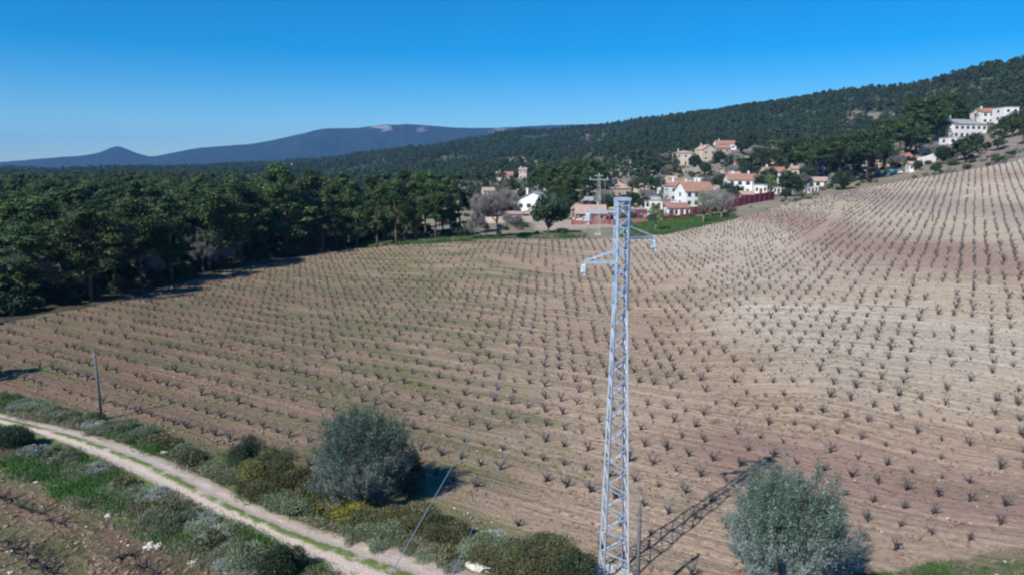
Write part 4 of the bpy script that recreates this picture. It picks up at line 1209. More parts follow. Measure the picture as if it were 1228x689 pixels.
# grass (stuff)
def tuft(i, mat, n=26, h=.28, sp=.22):
    rg = np.random.default_rng(1700 + i)
    P = np.stack([rg.normal(size=n) * sp, rg.normal(size=n) * sp, np.full(n, h * .45)], 1)
    al = rg.normal(size=(n, 3)) * .45 + np.array([0, 0, 1])
    V, Fq = leaf_quads(P, rg.normal(size=(n, 3)), h * .5, .10, .2, rg, along=al)
    V[:, 2] = np.maximum(V[:, 2], -.02)
    return npmesh('grass_tuft', V, Fq, mat, rg.uniform(0, 1, n))
g_src = [proto('tuft_source', tuft(i, M_GRASS if i < 4 else M_DRY)) for i in range(7)]
def grass_area(poly, n, green, seed, avoid_track=True, noise=True, smin=.5, smax=1.4):
    rg = np.random.default_rng(seed)
    P = np.array([p[:2] for p in poly]); lo = P.min(0); hi = P.max(0)
    c = rg.uniform(lo, hi, size=(n * 6, 2)); c = c[inpoly(c[:, 0], c[:, 1], poly)]
    if noise: c = c[rg.uniform(size=len(c)) < np.clip((fbm(c[:, 0] / 2.2, c[:, 1] / 2.2, seed, 3) - .38) * 4, 0.03, 1)]
    if avoid_track: c = c[~on_track(c[:, 0], c[:, 1])]
    c = c[:n]
    isg = fbm(c[:, 0] / 3, c[:, 1] / 3, seed + 5, 2) + rg.normal(size=len(c)) * .12 < green
    idx = np.where(isg, rg.integers(0, 4, len(c)), rg.integers(4, 7, len(c)))
    return np.stack([c[:, 0], c[:, 1], ground_arr(c[:, 0], c[:, 1]), rg.uniform(0, 6.28, len(c)), rg.uniform(smin, smax, len(c)), idx], 1)
VU = [hit(*p) for p in [(-60, 462), (0, 474), (130, 508), (260, 556), (380, 588), (470, 612), (560, 655), (560, 700), (393, 650), (316, 618), (210, 560), (126, 529), (0, 500), (-60, 488)]]
VLo = [hit(*p) for p in [(-40, 520), (0, 515), (84, 541), (168, 580), (250, 619), (316, 649), (399, 692), (420, 705), (300, 705), (215, 664), (150, 632), (70, 594), (0, 562), (-40, 555)]]
G = [grass_area(VU, 8000, .40, 1, smax=1.5), grass_area(VLo, 12000, .50, 2, smax=1.5), grass_area(PLOT, 2600, .42, 3, smin=.2, smax=.55)]
STRIP = [tuple(a * .56 + b_ * .44) for a, b_ in zip(A, B)] + [tuple(a * .43 + b_ * .57) for a, b_ in zip(A[::-1], B[::-1])]
G.append(grass_area(STRIP, 2600, .65, 4, False, smin=.25, smax=.6))
G.append(grass_area(BR, 5000, .62, 5, smin=.35, smax=.8))
FN = [hit(*p) for p in [(0, 470), (200, 525), (300, 550), (300, 566), (200, 545), (60, 492), (0, 484)]]
G.append(grass_area(FN, 2500, .6, 6, smin=.3, smax=.7))
G.append(grass_area(MEAD, 3000, .8, 7, noise=False, smin=1.0, smax=2.2))
G.append(grass_area(EDGE, 2500, .55, 8, noise=False, smin=1.0, smax=2.6))
# thin weeds in the vineyard, in streaks along the rows
cwx = rng.uniform(-45, 30, 60000); cwy = rng.uniform(30, 120, 60000)
u1_ = cwx * U1[0] + cwy * U1[1]; u2_ = cwx * U2[0] + cwy * U2[1]
kk = inpoly(cwx, cwy, FIELD) & (fbm(u1_ / 12, u2_ / 2.0, 55, 3) > .60)
cwx = cwx[kk][:9000]; cwy = cwy[kk][:9000]
G.append(np.stack([cwx, cwy, ground_arr(cwx, cwy), rng.uniform(0, 6.28, len(cwx)), rng.uniform(.2, .5, len(cwx)), rng.choice([0, 1, 2, 4, 5], len(cwx))], 1))
scatter_gn('grass', np.concatenate(G), g_src, 'green and dry grass on the verges, the track and between the vines', 'grass')

# stones: big ones are things, the scatter of clods and pebbles is stuff
def rock_mesh(i, sub=2):
    import bmesh
    rg = np.random.default_rng(1900 + i)
    bm = bmesh.new(); bmesh.ops.create_icosphere(bm, subdivisions=sub, radius=.5)
    ph = rg.uniform(0, 6, 6)
    for v in bm.verts:
        c = v.co; k = 1 + .22 * math.sin(c.x * 7 + ph[0]) * math.sin(c.y * 6 + ph[1]) + .16 * math.sin(c.z * 9 + ph[2] + c.x * 4) + rg.normal() * .05
        v.co = Vector((c.x * k * 1.25, c.y * k * .9, c.z * k * .62))
    me = bpy.data.meshes.new('rock'); bm.to_mesh(me); bm.free(); me.materials.append(M_ROCK)
    return me
RK = [rock_mesh(i) for i in range(5)]
rocks = [(216, 614, .62, 'pale grey rock beside the dirt track, leftmost of the verge rocks'), (275, 636, .80, 'big cream rock on the lower edge of the dirt track'), (182, 653, .38, 'small white stone of the group at the corner of the lower plot'), (191, 656, .42, 'cream stone, right one of the group at the corner of the lower plot'), (179, 658, .40, 'white stone, lowest of the group at the corner of the lower plot'), (188, 648, .3, 'small pale stone, topmost of the group at the corner of the lower plot'), (233, 676, .34, 'lone white stone near the bottom edge left of the track'), (226, 642, .30, 'small white stone halfway down the lower bank'), (554, 669, .62, 'cream rock among the silvery scrub'), (577, 684, .75, 'long whitish rock under the large dark bush'), (563, 681, .5, 'pale rock between the cream rock and the long whitish rock'), (196, 545, .4, 'pale stone on the upper verge nearest the vineyard corner'), (208, 547, .36, 'flat cream stone beside another on the upper verge'), (94, 508, .4, 'pale stone at the scrub just left of the wooden pole'), (282, 639, .4, 'small stone right beside the big cream rock'), (236, 618, .35, 'small pale stone right of the grey verge rock'), (300, 648, .32, 'small cream stone on the track edge right of the big rock'), (12, 662, .3, 'small pale stone in the ploughed plot at the left edge')]
for i, (px, py, s, lb) in enumerate(rocks):
    x, y, g = hit(px, py)
    tag(link('rock', RK[i % 5], None, (x, y, g + s * .18), (0, random.uniform(-.2, .2), random.uniform(0, 6)), (s * 1.1, s, s * 1.1)), lb, 'rock')
pb = [proto('pebble_source', rock_mesh(10 + i, 1)) for i in range(3)]
clodm = plain('soil_clod', (.22, .155, .12), .95, vary=.25, scale=6, bump=.5)
cl = []
for i in range(3):
    m_ = rock_mesh(20 + i, 1); m_.materials.clear(); m_.materials.append(clodm); cl.append(proto('clod_source', m_))
def scat(poly, n, smin, smax, k, seed, pw_=3):
    rg = np.random.default_rng(seed); P = np.array([p[:2] for p in poly]); lo = np.maximum(P.min(0), [-70, 20]); hi = np.minimum(P.max(0), [75, 110])
    yy = lo[1] + (hi[1] - lo[1]) * rg.uniform(0, 1, n * 4) ** 1.8; xx = rg.uniform(lo[0], hi[0], n * 4)
    kk = inpoly(xx, yy, poly) & ~on_track(xx, yy); xx = xx[kk][:n]; yy = yy[kk][:n]
    return np.stack([xx, yy, ground_arr(xx, yy) + .02, rg.uniform(0, 6.28, len(xx)), smin + (smax - smin) * rg.uniform(0, 1, len(xx)) ** pw_, rg.integers(0, k, len(xx))], 1)
scatter_gn('field_stones', np.concatenate([scat(SOIL, 3500, .03, .15, 3, 1), scat(PLOT, 350, .04, .18, 3, 2), scat(VLo, 500, .05, .3, 3, 3), scat(BR, 200, .05, .25, 3, 4)]), pb, 'small pale stones strewn over the soil', 'stones')
scatter_gn('soil_clods', np.concatenate([scat(SOIL, 26000, .05, .24, 3, 5, 1.8), scat(PLOT, 5500, .06, .26, 3, 6, 1.8)]), cl, 'clods of ploughed earth between the vines', 'clods')

# ------------------------------------------------------------------ houses
def house(px, z, wpx, hpx, dm, label, roof='gable', wall=None, rmat=None, rz=0.0, wins=3, storeys=1, rh=.24, chim=1, ridge_x=True, lift=0.0, cat='house', name='house', door=True, eave=.35):
    wall = wall or M_WHITE; rmat = rmat or M_TILE
    x, y, g = at(px, z)
    W = wpx * z / 877; Hh = hpx * z / 877; D = dm
    y += D * .5
    g = min(ground(x + a * W / 2, y + b_ * D / 2) for a in (-1, 1) for b_ in (-1, 1)) + lift
    gtop = max(ground(x + a * W / 2, y - D / 2) for a in (-1, 1))
    base = g - .5
    hz = (gtop - g) * .6
    t = thing(name, label, cat, (x, y, g), rz)
    w = MB(); rhm = min(W, D) * rh
    zt = Hh + hz
    if roof == 'gable' and ridge_x:
        w.add([(-W/2, -D/2, -1.5), (W/2, -D/2, -1.5), (W/2, D/2, -1.5), (-W/2, D/2, -1.5), (-W/2, -D/2, zt), (W/2, -D/2, zt), (W/2, D/2, zt), (-W/2, D/2, zt), (-W/2, 0, zt + rhm), (W/2, 0, zt + rhm)],
              [(0, 1, 5, 4), (2, 3, 7, 6), (1, 2, 6, 9, 5), (3, 0, 4, 8, 7), (4, 5, 9, 8), (6, 7, 8, 9)])
    elif roof == 'gable':
        w.add([(-W/2, -D/2, -1.5), (W/2, -D/2, -1.5), (W/2, D/2, -1.5), (-W/2, D/2, -1.5), (-W/2, -D/2, zt), (W/2, -D/2, zt), (W/2, D/2, zt), (-W/2, D/2, zt), (0, -D/2, zt + rhm), (0, D/2, zt + rhm)],
              [(0, 1, 5, 8, 4), (2, 3, 7, 9, 6), (1, 2, 6, 5), (3, 0, 4, 7), (5, 6, 9, 8), (7, 4, 8, 9)])
    else:
        w.box(-W/2, W/2, -D/2, D/2, -1.5, zt)
    link('wall', w.mesh('house_wall', wall), t)
    r_ = MB(); e = eave; th = .14
    if roof == 'gable':
        a2, b2 = (W/2 + e, D/2 + e) if ridge_x else (D/2 + e, W/2 + e)
        dz = e * rhm / (b2 - e)
        def q(u, v, zz): return (u, v, zz) if ridge_x else (v, u, zz)
        for sgn in (-1, 1):
            p = [q(-a2, sgn * b2, zt - dz + .02), q(a2, sgn * b2, zt - dz + .02), q(a2, 0, zt + rhm + .02), q(-a2, 0, zt + rhm + .02)]
            p2 = [(c[0], c[1], c[2] + th) for c in p]
            r_.add(p + p2, [(0, 1, 2, 3), (7, 6, 5, 4), (0, 4, 5, 1), (1, 5, 6, 2), (2, 6, 7, 3), (3, 7, 4, 0)])
    elif roof == 'hip':
        a2, b2 = W/2 + e, D/2 + e; rl = max(0.0, a2 - b2)
        vs = [(-a2, -b2, zt), (a2, -b2, zt), (a2, b2, zt), (-a2, b2, zt), (-a2, -b2, zt + .12), (a2, -b2, zt + .12), (a2, b2, zt + .12), (-a2, b2, zt + .12), (-rl, 0, zt + rhm + .1), (rl + .01, 0, zt + rhm + .1)]
        r_.add(vs, [(3, 2, 1, 0), (0, 1, 5, 4), (1, 2, 6, 5), (2, 3, 7, 6), (3, 0, 4, 7), (4, 5, 9, 8), (5, 6, 9), (6, 7, 8, 9), (7, 4, 8)])
    elif roof == 'shed':
        vs = [(-W/2-e, -D/2-e, zt + .03), (W/2+e, -D/2-e, zt + .03), (W/2+e, D/2+e, zt + rhm), (-W/2-e, D/2+e, zt + rhm)]
        r_.add(vs + [(c[0], c[1], c[2] + th) for c in vs], [(3, 2, 1, 0), (4, 5, 6, 7), (0, 1, 5, 4), (1, 2, 6, 5), (2, 3, 7, 6), (3, 0, 4, 7)])
    else:
        r_.box(-W/2 - .12, W/2 + .12, -D/2 - .12, D/2 + .12, zt + .004, zt + .26)
    ro = link('roof', r_.mesh('house_roof', rmat), t)
    for c in range(chim):
        cm = MB(); cxx = -W * .28 + c * W * .5; cm.box(cxx - .3, cxx + .3, .4, 1.0, zt + .05, zt + rhm + 1.0); cm.box(cxx - .38, cxx + .38, .32, 1.08, zt + rhm + 1.003, zt + rhm + 1.12)
        link('chimney', cm.mesh('chimney', wall), ro)
    sh = Hh / storeys
    wsz = min(1.25, W / max(1, wins) * .42)
    fm_ = MB(); fm_.box(-wsz/2 - .08, wsz/2 + .08, -.07, 0, -.62, .62); fme = fm_.mesh('window_frame', M_WHITE if wall is not M_WHITE else M_WOOD)
    pm = MB(); pm.box(-wsz/2, wsz/2, -.085, -.072, -.54, .54); pme = pm.mesh('window_pane', M_PANE)
    for s_ in range(storeys):
        for k in range(wins):
            xx = -W/2 + W * (k + .5) / wins; zz = hz + sh * (s_ + .55)
            if s_ == 0 and door and k == wins // 2:
                dm_ = MB(); dm_.box(xx - .5, xx + .5, -D/2 - .08, -D/2, hz + .0, hz + min(2.1, sh * .85)); link('door', dm_.mesh('door', M_WOOD), t); continue
            wo_ = link('window', fme, t, (xx, -D/2, zz)); link('pane', pme, wo_)
        # side windows on the left gable
        wo_ = link('window', fme, t, (-W/2, 0, hz + sh * (s_ + .55)), (0, 0, -math.pi / 2)); link('pane', pme, wo_)
        wo_ = link('window', fme, t, (W/2, 0, hz + sh * (s_ + .55)), (0, 0, math.pi / 2)); link('pane', pme, wo_)
    return t, (W, D, zt, rhm)

house(643, 240, 40, 14, 9, 'white house with a broad pale gable behind the dark round tree', wall=M_WHITE, rmat=M_GREYROOF, ridge_x=False, rz=R(-14), wins=4, rh=.3)
house(622, 215, 30, 5, 5, 'long low beige shed left of the white gabled house', 'shed', M_CREAM, M_TILE2, wins=3, chim=0, rh=.1)
house(381, 240, 17, 20, 8, 'pale grey building glimpsed between the pine trunks', 'flat', M_WHITE, M_GREYROOF, wins=2, chim=0)
house(709, 205, 36, 9, 8, 'low house with salmon tiled roof and red walls behind the red fence', 'gable', M_PINK, M_TILE2, wins=3, rh=.26)
house(693, 212, 12, 12, 7, 'small white gabled annex at the left end of the red house', 'gable', M_WHITE, M_TILE2, wins=1, ridge_x=False, chim=0, rh=.4)
house(764, 213, 24, 9, 7, 'crimson-walled shed right of the near pylon top', 'flat', M_MAROON, M_GREYROOF, wins=2, chim=0)
house(743, 300, 27, 11, 10, 'brown house with orange hipped roof above the yellow wall', 'hip', M_TAN, M_TILE2, wins=3, rh=.3)
house(752, 430, 9, 12, 5, 'square beige water tower on the slope above the brown house', 'flat', M_TAN, M_TAN, wins=1, chim=0, cat='tower', name='water_tower', door=False)
house(651, 310, 18, 8, 8, 'grey cottage half hidden among the pines', 'gable', M_GREYB, M_GREYROOF, wins=2)
house(668, 300, 12, 7, 7, 'orange-roofed cottage right of the grey cottage', 'gable', M_CREAM, M_TILE, wins=2)
house(627, 460, 9, 12, 8, 'pink two-storey house on the far slope', 'gable', M_CREAM, M_TILE2, wins=2, storeys=2)
house(605, 470, 20, 6, 8, 'row of low reddish roofs left of the pink house on the far slope', 'gable', M_CREAM, M_TILE, wins=4)
house(679, 420, 7, 5, 6, 'tiny bright white cabin in the trees of the middle slope', 'gable', M_WHITE, M_GREYROOF, wins=1, chim=0)
house(702, 255, 18, 8, 8, 'grey-roofed low house behind the red house', 'gable', M_GREYB, M_GREYROOF, wins=3)
house(748, 258, 46, 6, 3, 'long yellow-walled building stretching behind the pylon head', 'shed', M_YELW, M_TILE2, wins=6, chim=0, rh=.15)
house(836, 232, 36, 19, 9, 'large white two-storey house with terracotta roof and dark right gable', 'gable', M_WHITE, M_TILE, rz=R(10), wins=4, storeys=2, rh=.30, chim=1)
house(820, 262, 36, 19, 9, 'white house with low red roof rising behind the large white house', 'hip', M_WHITE, M_TILE, wins=3, storeys=2, rh=.25)
house(793, 238, 40, 10, 7, 'long low white building left of the large white house', 'flat', M_WHITE, M_GREYROOF, wins=6, chim=0)
house(814, 205, 26, 10, 6, 'white porch building with dark openings below the large white house', 'shed', M_WHITE, M_TILE, wins=4, chim=0, rh=.2)
house(893, 262, 37, 18, 9, 'white terrace house with terracotta roof and two chimneys', 'gable', M_WHITE, M_TILE, rz=R(-6), wins=4, storeys=2, rh=.22, chim=2)
house(897, 232, 14, 7, 5, 'small orange and white hut behind the purple fence', 'gable', M_REDPOST, M_TILE2, wins=2, chim=0)
house(930, 300, 25, 14, 8, 'white house with brown roof above the round dark tree', 'gable', M_WHITE, M_TILE, wins=3, storeys=2)
house(985, 268, 18, 8, 6, 'low white house with pale roof at the top edge of the vines', 'gable', M_WHITE, M_TILE2, wins=2, chim=0)
house(987, 310, 16, 11, 7, 'white cottage seen between two pine trunks', 'gable', M_WHITE, M_GREYROOF, wins=2)
house(1027, 300, 28, 10, 8, 'bluish white bungalow behind the tallest umbrella pine', 'flat', M_WHITE, M_GREYROOF, wins=4, chim=0)
house(957, 320, 14, 9, 7, 'pale house tucked behind the umbrella pines', 'gable', M_CREAM, M_TILE2, wins=2)
house(826, 345, 14, 6, 7, 'flat white cabin beside the blue canopy', 'flat', M_WHITE, M_GREYROOF, wins=2, chim=0)
house(822, 420, 23, 14, 11, 'beige flat-topped house, leftmost of the hillside villas', 'hip', M_CREAM, M_TILE2, wins=3, storeys=2, rh=.14)
house(848, 425, 18, 14, 10, 'tan hillside villa with a salmon gable roof', 'gable', M_CREAM, M_TILE2, wins=2, storeys=2, ridge_x=False, rh=.3, rz=R(12))
house(868, 430, 16, 12, 9, 'dark brown hillside house with red base', 'gable', M_TAN, M_TILE, wins=2, storeys=2)
house(871, 480, 24, 8, 9, 'white hillside villa with orange roof, highest of the cluster', 'gable', M_WHITE, M_TILE, wins=3)
house(884, 530, 8, 6, 8, 'tiny white house high on the wooded slope', 'gable', M_WHITE, M_TILE2, wins=1, chim=0)
house(1084, 292, 20, 9, 7, 'small pinkish house with red roof below the big pines', 'gable', M_CREAM, M_TILE, wins=2)
house(1100, 282, 12, 7, 6, 'low red-roofed outbuilding beside the white garden wall', 'gable', M_TAN, M_TILE, wins=1, chim=0)
house(1159, 318, 48, 17, 12, 'big white modern villa with grey mono-pitch roof', 'shed', M_WHITE, M_GREYROOF, wins=6, storeys=2, rh=.25, rz=R(14), chim=1)
house(1146, 292, 18, 15, 7, 'white cubic annex below the big modern villa', 'flat', M_WHITE, M_GREYROOF, wins=2, storeys=2, chim=0)
house(1192, 352, 30, 14, 10, 'white villa with small red roof at the top right', 'gable', M_WHITE, M_TILE, wins=4, storeys=2, rh=.2)
house(1212, 338, 17, 17, 9, 'tall white block at the right end of the top villas', 'flat', M_WHITE, M_GREYROOF, wins=2, storeys=2, chim=0)
house(486, 1400, 9, 3, 10, 'lone pale house on the distant green ridge', 'gable', M_CREAM, M_TILE2, wins=1, chim=0)
house(133 + 214, 1000, 12, 3, 10, 'distant white house just above the pine wood', 'gable', M_WHITE, M_TILE2, wins=2, chim=0, lift=5)
for px, z, w_, hh_, dd_, lb, rf, wl, rm in [
    (782, 262, 18, 9, 7, 'low white house with flat roof between the yellow wall and the long white building', 'flat', M_WHITE, M_GREYROOF),
    (801, 300, 16, 9, 7, 'small white house with pale tiles above the long white building', 'gable', M_WHITE, M_TILE2),
    (846, 300, 16, 8, 7, 'white bungalow behind the main two-storey house', 'gable', M_WHITE, M_TILE2),
    (871, 252, 12, 9, 6, 'narrow white house between the main house and the terrace house', 'flat', M_WHITE, M_GREYROOF),
    (884, 330, 16, 8, 7, 'cream cottage uphill from the terrace house', 'gable', M_CREAM, M_TILE2),
    (915, 255, 14, 11, 6, 'white block beside the parked cars', 'flat', M_WHITE, M_GREYROOF),
    (906, 300, 14, 8, 6, 'small white house with red tiles behind the parked cars', 'gable', M_WHITE, M_TILE),
    (950, 280, 16, 9, 7, 'low white house right of the dark round tree', 'gable', M_WHITE, M_TILE2),
    (968, 292, 12, 9, 6, 'white house half hidden by a round garden tree', 'flat', M_WHITE, M_GREYROOF),
    (1006, 288, 14, 9, 6, 'white cottage under the middle umbrella pines', 'flat', M_WHITE, M_GREYROOF),
    (1050, 300, 12, 9, 6, 'small white house right of the thick pine trunk', 'gable', M_WHITE, M_TILE2),
    (1128, 300, 16, 10, 7, 'white house with blue-grey shade below the tall pines', 'flat', M_WHITE, M_GREYROOF),
    (668, 255, 14, 7, 6, 'pale hut behind the dark round tree', 'gable', M_CREAM, M_TILE2),
    (727, 262, 16, 8, 7, 'white bungalow behind the distant pylon', 'gable', M_WHITE, M_TILE2),
    (756, 225, 12, 7, 6, 'flat white cabin between pylon head and green budding tree', 'flat', M_WHITE, M_GREYROOF),
    (771, 320, 14, 8, 7, 'pale house above the two rounded pines', 'gable', M_CREAM, M_TILE2),
    (788, 350, 14, 8, 7, 'white cottage on the lower slope, left of the flat white cabin', 'gable', M_WHITE, M_TILE2),
    (806, 360, 12, 7, 7, 'cream cottage on the lower slope beside a bare tree', 'gable', M_CREAM, M_TILE2),
    (843, 345, 12, 7, 6, 'white annex left of the blue canopy', 'flat', M_WHITE, M_GREYROOF),
    (874, 350, 15, 7, 7, 'long white house right of the blue canopy', 'gable', M_WHITE, M_TILE2),
    (888, 375, 12, 7, 7, 'small cream house on the slope behind the blue canopy', 'gable', M_CREAM, M_TILE2),
    (925, 370, 13, 8, 7, 'white house at the left foot of the umbrella pines', 'gable', M_WHITE, M_TILE2),
    (903, 400, 10, 6, 7, 'tiny pale house at the top of the village slope', 'gable', M_CREAM, M_TILE2),
    (735, 360, 12, 7, 7, 'pale house on the slope left of the water tower', 'gable', M_CREAM, M_TILE2),
    (612, 300, 14, 7, 7, 'white cottage behind the big bare tree', 'gable', M_WHITE, M_TILE2),
    (585, 330, 14, 7, 7, 'cream cottage at the right end of the pine wood', 'gable', M_CREAM, M_TILE2),
    (1100, 262, 12, 8, 6, 'small white house at the foot of the tall pines', 'gable', M_WHITE, M_TILE2),
    (1120, 320, 16, 9, 7, 'white house glimpsed through the tall pine trunks', 'flat', M_WHITE, M_GREYROOF),
    (1172, 285, 14, 8, 6, 'white garage below the right-hand villas', 'flat', M_WHITE, M_GREYROOF),
    (976, 250, 12, 6, 5, 'low white shed at the top of the vines', 'flat', M_WHITE, M_GREYROOF),
    (936, 255, 12, 7, 6, 'white outbuilding left of the dark round tree', 'flat', M_WHITE, M_GREYROOF),
    (866, 275, 14, 8, 7, 'white house squeezed behind the terrace house', 'gable', M_WHITE, M_TILE2),
    (808, 330, 14, 8, 7, 'white house in the middle of the lower slope', 'gable', M_WHITE, M_TILE2),
    (762, 400, 12, 7, 7, 'cream house right of the water tower', 'gable', M_CREAM, M_TILE2),
    (858, 228, 8, 12, 6, 'narrow dark-fronted house joined to the right of the main white house', 'gable', M_GREYB, M_TILE)]:
    house(px, z, w_, hh_, dd_, lb, rf, wl, rm, wins=3, chim=0, rz=R(random.uniform(-15, 15)))
# blue canopy
x, y, g = at(858, 330)
t = thing('canopy', 'bright blue pitched canopy on white posts among the houses', 'canopy', (x, y, g))
m = MB(); m.add([(-3.2, -2, 2.6), (3.2, -2, 2.6), (3.2, 2, 2.6), (-3.2, 2, 2.6), (-2.2, 0, 3.7), (2.2, 0, 3.7), (-3.2, -2, 2.5), (3.2, -2, 2.5), (3.2, 2, 2.5), (-3.2, 2, 2.5)], [(0, 1, 5, 4), (1, 2, 5), (2, 3, 4, 5), (3, 0, 4), (6, 9, 8, 7), (6, 7, 1, 0), (7, 8, 2, 1), (8, 9, 3, 2), (9, 6, 0, 3)])
link('canopy_top', m.mesh('canopy_top', M_BLUE), t)
pm_ = MB(); pm_.box(-.08, .08, -.08, .08, 0, 2.5); pme_ = pm_.mesh('canopy_post', M_WHITE)
for sx in (-3, 3):
    for sy in (-1.8, 1.8): link('post', pme_, t, (sx, sy, 0))
# teal containers near the vine edge
x, y, g = at(1070, 268)
t = thing('container', 'teal corrugated container at the upper edge of the field', 'container', (x, y, g), R(-6))
m = MB(); m.box(-1.7, 1.7, -1.0, 1.0, 0, 2.1); link('body', m.mesh('container_body', M_TEAL), t)
rb = MB(); rb.box(-.05, .05, -.06, 0, .1, 2.0); rbm = rb.mesh('container_rib', M_TEAL)
for k in range(7): link('rib', rbm, t, (-1.5 + k * .5, -1.0, 0))
x, y, g = at(1056, 272)
t = thing('container', 'navy blue container left of the teal one', 'container', (x, y, g), R(3))
m = MB(); m.box(-1.9, 1.9, -1.0, 1.0, 0, 1.6); link('body', m.mesh('container_body', plain('navy_sheet', (.04, .09, .2), .5)), t)
m = MB(); m.box(-2.0, 2.0, -1.1, 1.1, 1.603, 1.7); link('lid', m.mesh('container_lid', M_GREYROOF), t)

def wall_line(pts, h, mat, label, name='wall', cat='wall', thick=.3, seg=4.0, posts=None, postmat=None, piece='panel', gap=.05):
    """wall or fence: each bay a piece, each post a piece, following the slope"""
    P = np.array([p[:2] for p in pts]); d = np.concatenate([[0], np.cumsum(np.hypot(*np.diff(P, axis=0).T))])
    n = max(1, int(round(d[-1] / seg))); S_ = np.linspace(0, d[-1], n + 1)
    xs = np.interp(S_, d, P[:, 0]); ys = np.interp(S_, d, P[:, 1]); zs = ground_arr(xs, ys)
    t = thing(name, label, cat, (xs[0], ys[0], zs[0]))
    for k in range(n):
        ax, ay, az, bx_, by_, bz_ = xs[k] - xs[0], ys[k] - ys[0], zs[k] - zs[0], xs[k + 1] - xs[0], ys[k + 1] - ys[0], zs[k + 1] - zs[0]
        L = math.hypot(bx_ - ax, by_ - ay); ux, uy = (bx_ - ax) / L, (by_ - ay) / L; nx_, ny_ = -uy * thick / 2, ux * thick / 2
        ax += ux * gap; ay += uy * gap; bx_ -= ux * gap; by_ -= uy * gap
        m = MB(); vs = []
        for zz0, zz1 in ((-.6, -.6), (h, h)):
            vs += [(ax + nx_, ay + ny_, az + zz0), (bx_ + nx_, by_ + ny_, bz_ + zz1), (bx_ - nx_, by_ - ny_, bz_ + zz1), (ax - nx_, ay - ny_, az + zz0)]
        m.add(vs, [(0, 1, 2, 3), (7, 6, 5, 4), (0, 4, 5, 1), (1, 5, 6, 2), (2, 6, 7, 3), (3, 7, 4, 0)])
        link(piece, m.mesh('wall_' + piece, mat), t)
    if posts:
        pm = MB(); pm.box(-.14, .14, -.14 - thick / 2, .14 + thick / 2, -.5, posts); pme = pm.mesh('wall_post', postmat or mat)
        for k in range(n + 1): link('post', pme, t, (xs[k] - xs[0], ys[k] - ys[0], zs[k] - zs[0]), (0, 0, math.atan2(ys[min(k + 1, n)] - ys[max(0, k - 1)], xs[min(k + 1, n)] - xs[max(0, k - 1)])))
    return t
wall_line([at(686, 193), at(720, 193), at(775, 193)], 1.2, M_PINK, 'dusty red fence panels with tall posts in front of the red house', 'fence', 'fence', .12, 4.6, 2.9, M_REDPOST)
wall_line([at(795, 196), at(830, 200)], 1.0, M_REDPOST, 'low brick-red wall beside the porch building', 'wall', 'wall', .2, 3, 2.8, M_REDPOST)
wall_line([at(828, 203), at(860, 208), at(895, 217), at(928, 228)], 2.5, M_MAROON, 'long purple-maroon fence climbing behind the bare trees to the right', 'fence', 'fence', .12, 3.0, 2.7, M_MAROON)
wall_line([at(818, 395), at(850, 395), at(876, 400)], 2.6, M_STONEW, 'grey stone retaining wall below the hillside villas', 'wall', 'wall', .5, 5.0, gap=.01, piece='section')
wall_line([at(1099, 276), at(1122, 277)], 3.0, M_WHITE, 'bright white garden wall below the big pines', 'wall', 'wall', .3, 3.5, gap=.01, piece='section')
wall_line([at(563, 200), at(600, 200), at(640, 203)], 1.6, M_CREAM, 'pale boundary wall behind the big bare tree', 'wall', 'wall', .3, 4, gap=.01, piece='section')
wall_line([at(722, 252), at(745, 250), at(772, 250)], 1.6, M_YELW, 'ochre yellow garden wall behind the pylon head', 'wall', 'wall', .3, 4, gap=.01, piece='section')

# parked cars among the houses
def car(px, z, rz, mat, label):
    x, y, g = at(px, z)
    t = thing('parked_car', label, 'car', (x, y, g), rz)
    m = MB()
    sec = [(-2.05, .35, .75), (-1.9, .3, .95), (-1.0, .28, 1.0), (-.45, .28, 1.42), (.9, .28, 1.45), (1.6, .28, 1.05), (2.0, .32, .95), (2.1, .38, .7)]
    vs = []; fs = []
    for i, (xx, lo, hi) in enumerate(sec):
        hwid = .84 if hi < 1.2 else .70
        vs += [(xx, -.84, lo), (xx, -.86, min(hi, .92)), (xx, -hwid, hi), (xx, hwid, hi), (xx, .86, min(hi, .92)), (xx, .84, lo)]
    for i in range(len(sec) - 1):
        for k in range(6):
            k2 = (k + 1) % 6; fs.append((i * 6 + k, i * 6 + k2, (i + 1) * 6 + k2, (i + 1) * 6 + k))
    fs += [(5, 4, 3, 2, 1, 0), tuple(len(sec) * 6 - 6 + k for k in range(6))]
    m.add(vs, fs); link('body', m.mesh('car_body', mat), t)
    g_ = MB()
    for s in (-1, 1): g_.add([(-.9, s * .875, .97), (1.35, s * .875, .97), (.85, s * .74, 1.38), (-.42, s * .74, 1.36)], [(0, 1, 2, 3)])
    link('side_window', g_.mesh('car_side_window', M_PANE), t)
    wm = MB(); wm.tube([(0, -.1, 0), (0, .1, 0)], .32, 12); wme = wm.mesh('car_wheel', M_VINE)
    for sx in (-1.3, 1.3):
        for sy in (-.82, .82): link('wheel', wme, t, (sx, sy, .32))
CW = plain('white_car_paint', (.75, .75, .75), .3, vary=.02, spec=.6); CR = plain('red_car_paint', (.45, .04, .03), .3, vary=.02, spec=.6)
car(915, 238, R(20), CW, 'white parked car near the end of the purple fence')
car(906, 240, R(15), CR, 'red parked car beside the white car near the purple fence')
car(1074, 270, R(-10), CW, 'white parked car right of the teal container')
car(779, 205, R(5), CW, 'white parked car by the crimson-walled shed')
car(700, 200, R(0), CW, 'white parked car in front of the red house')

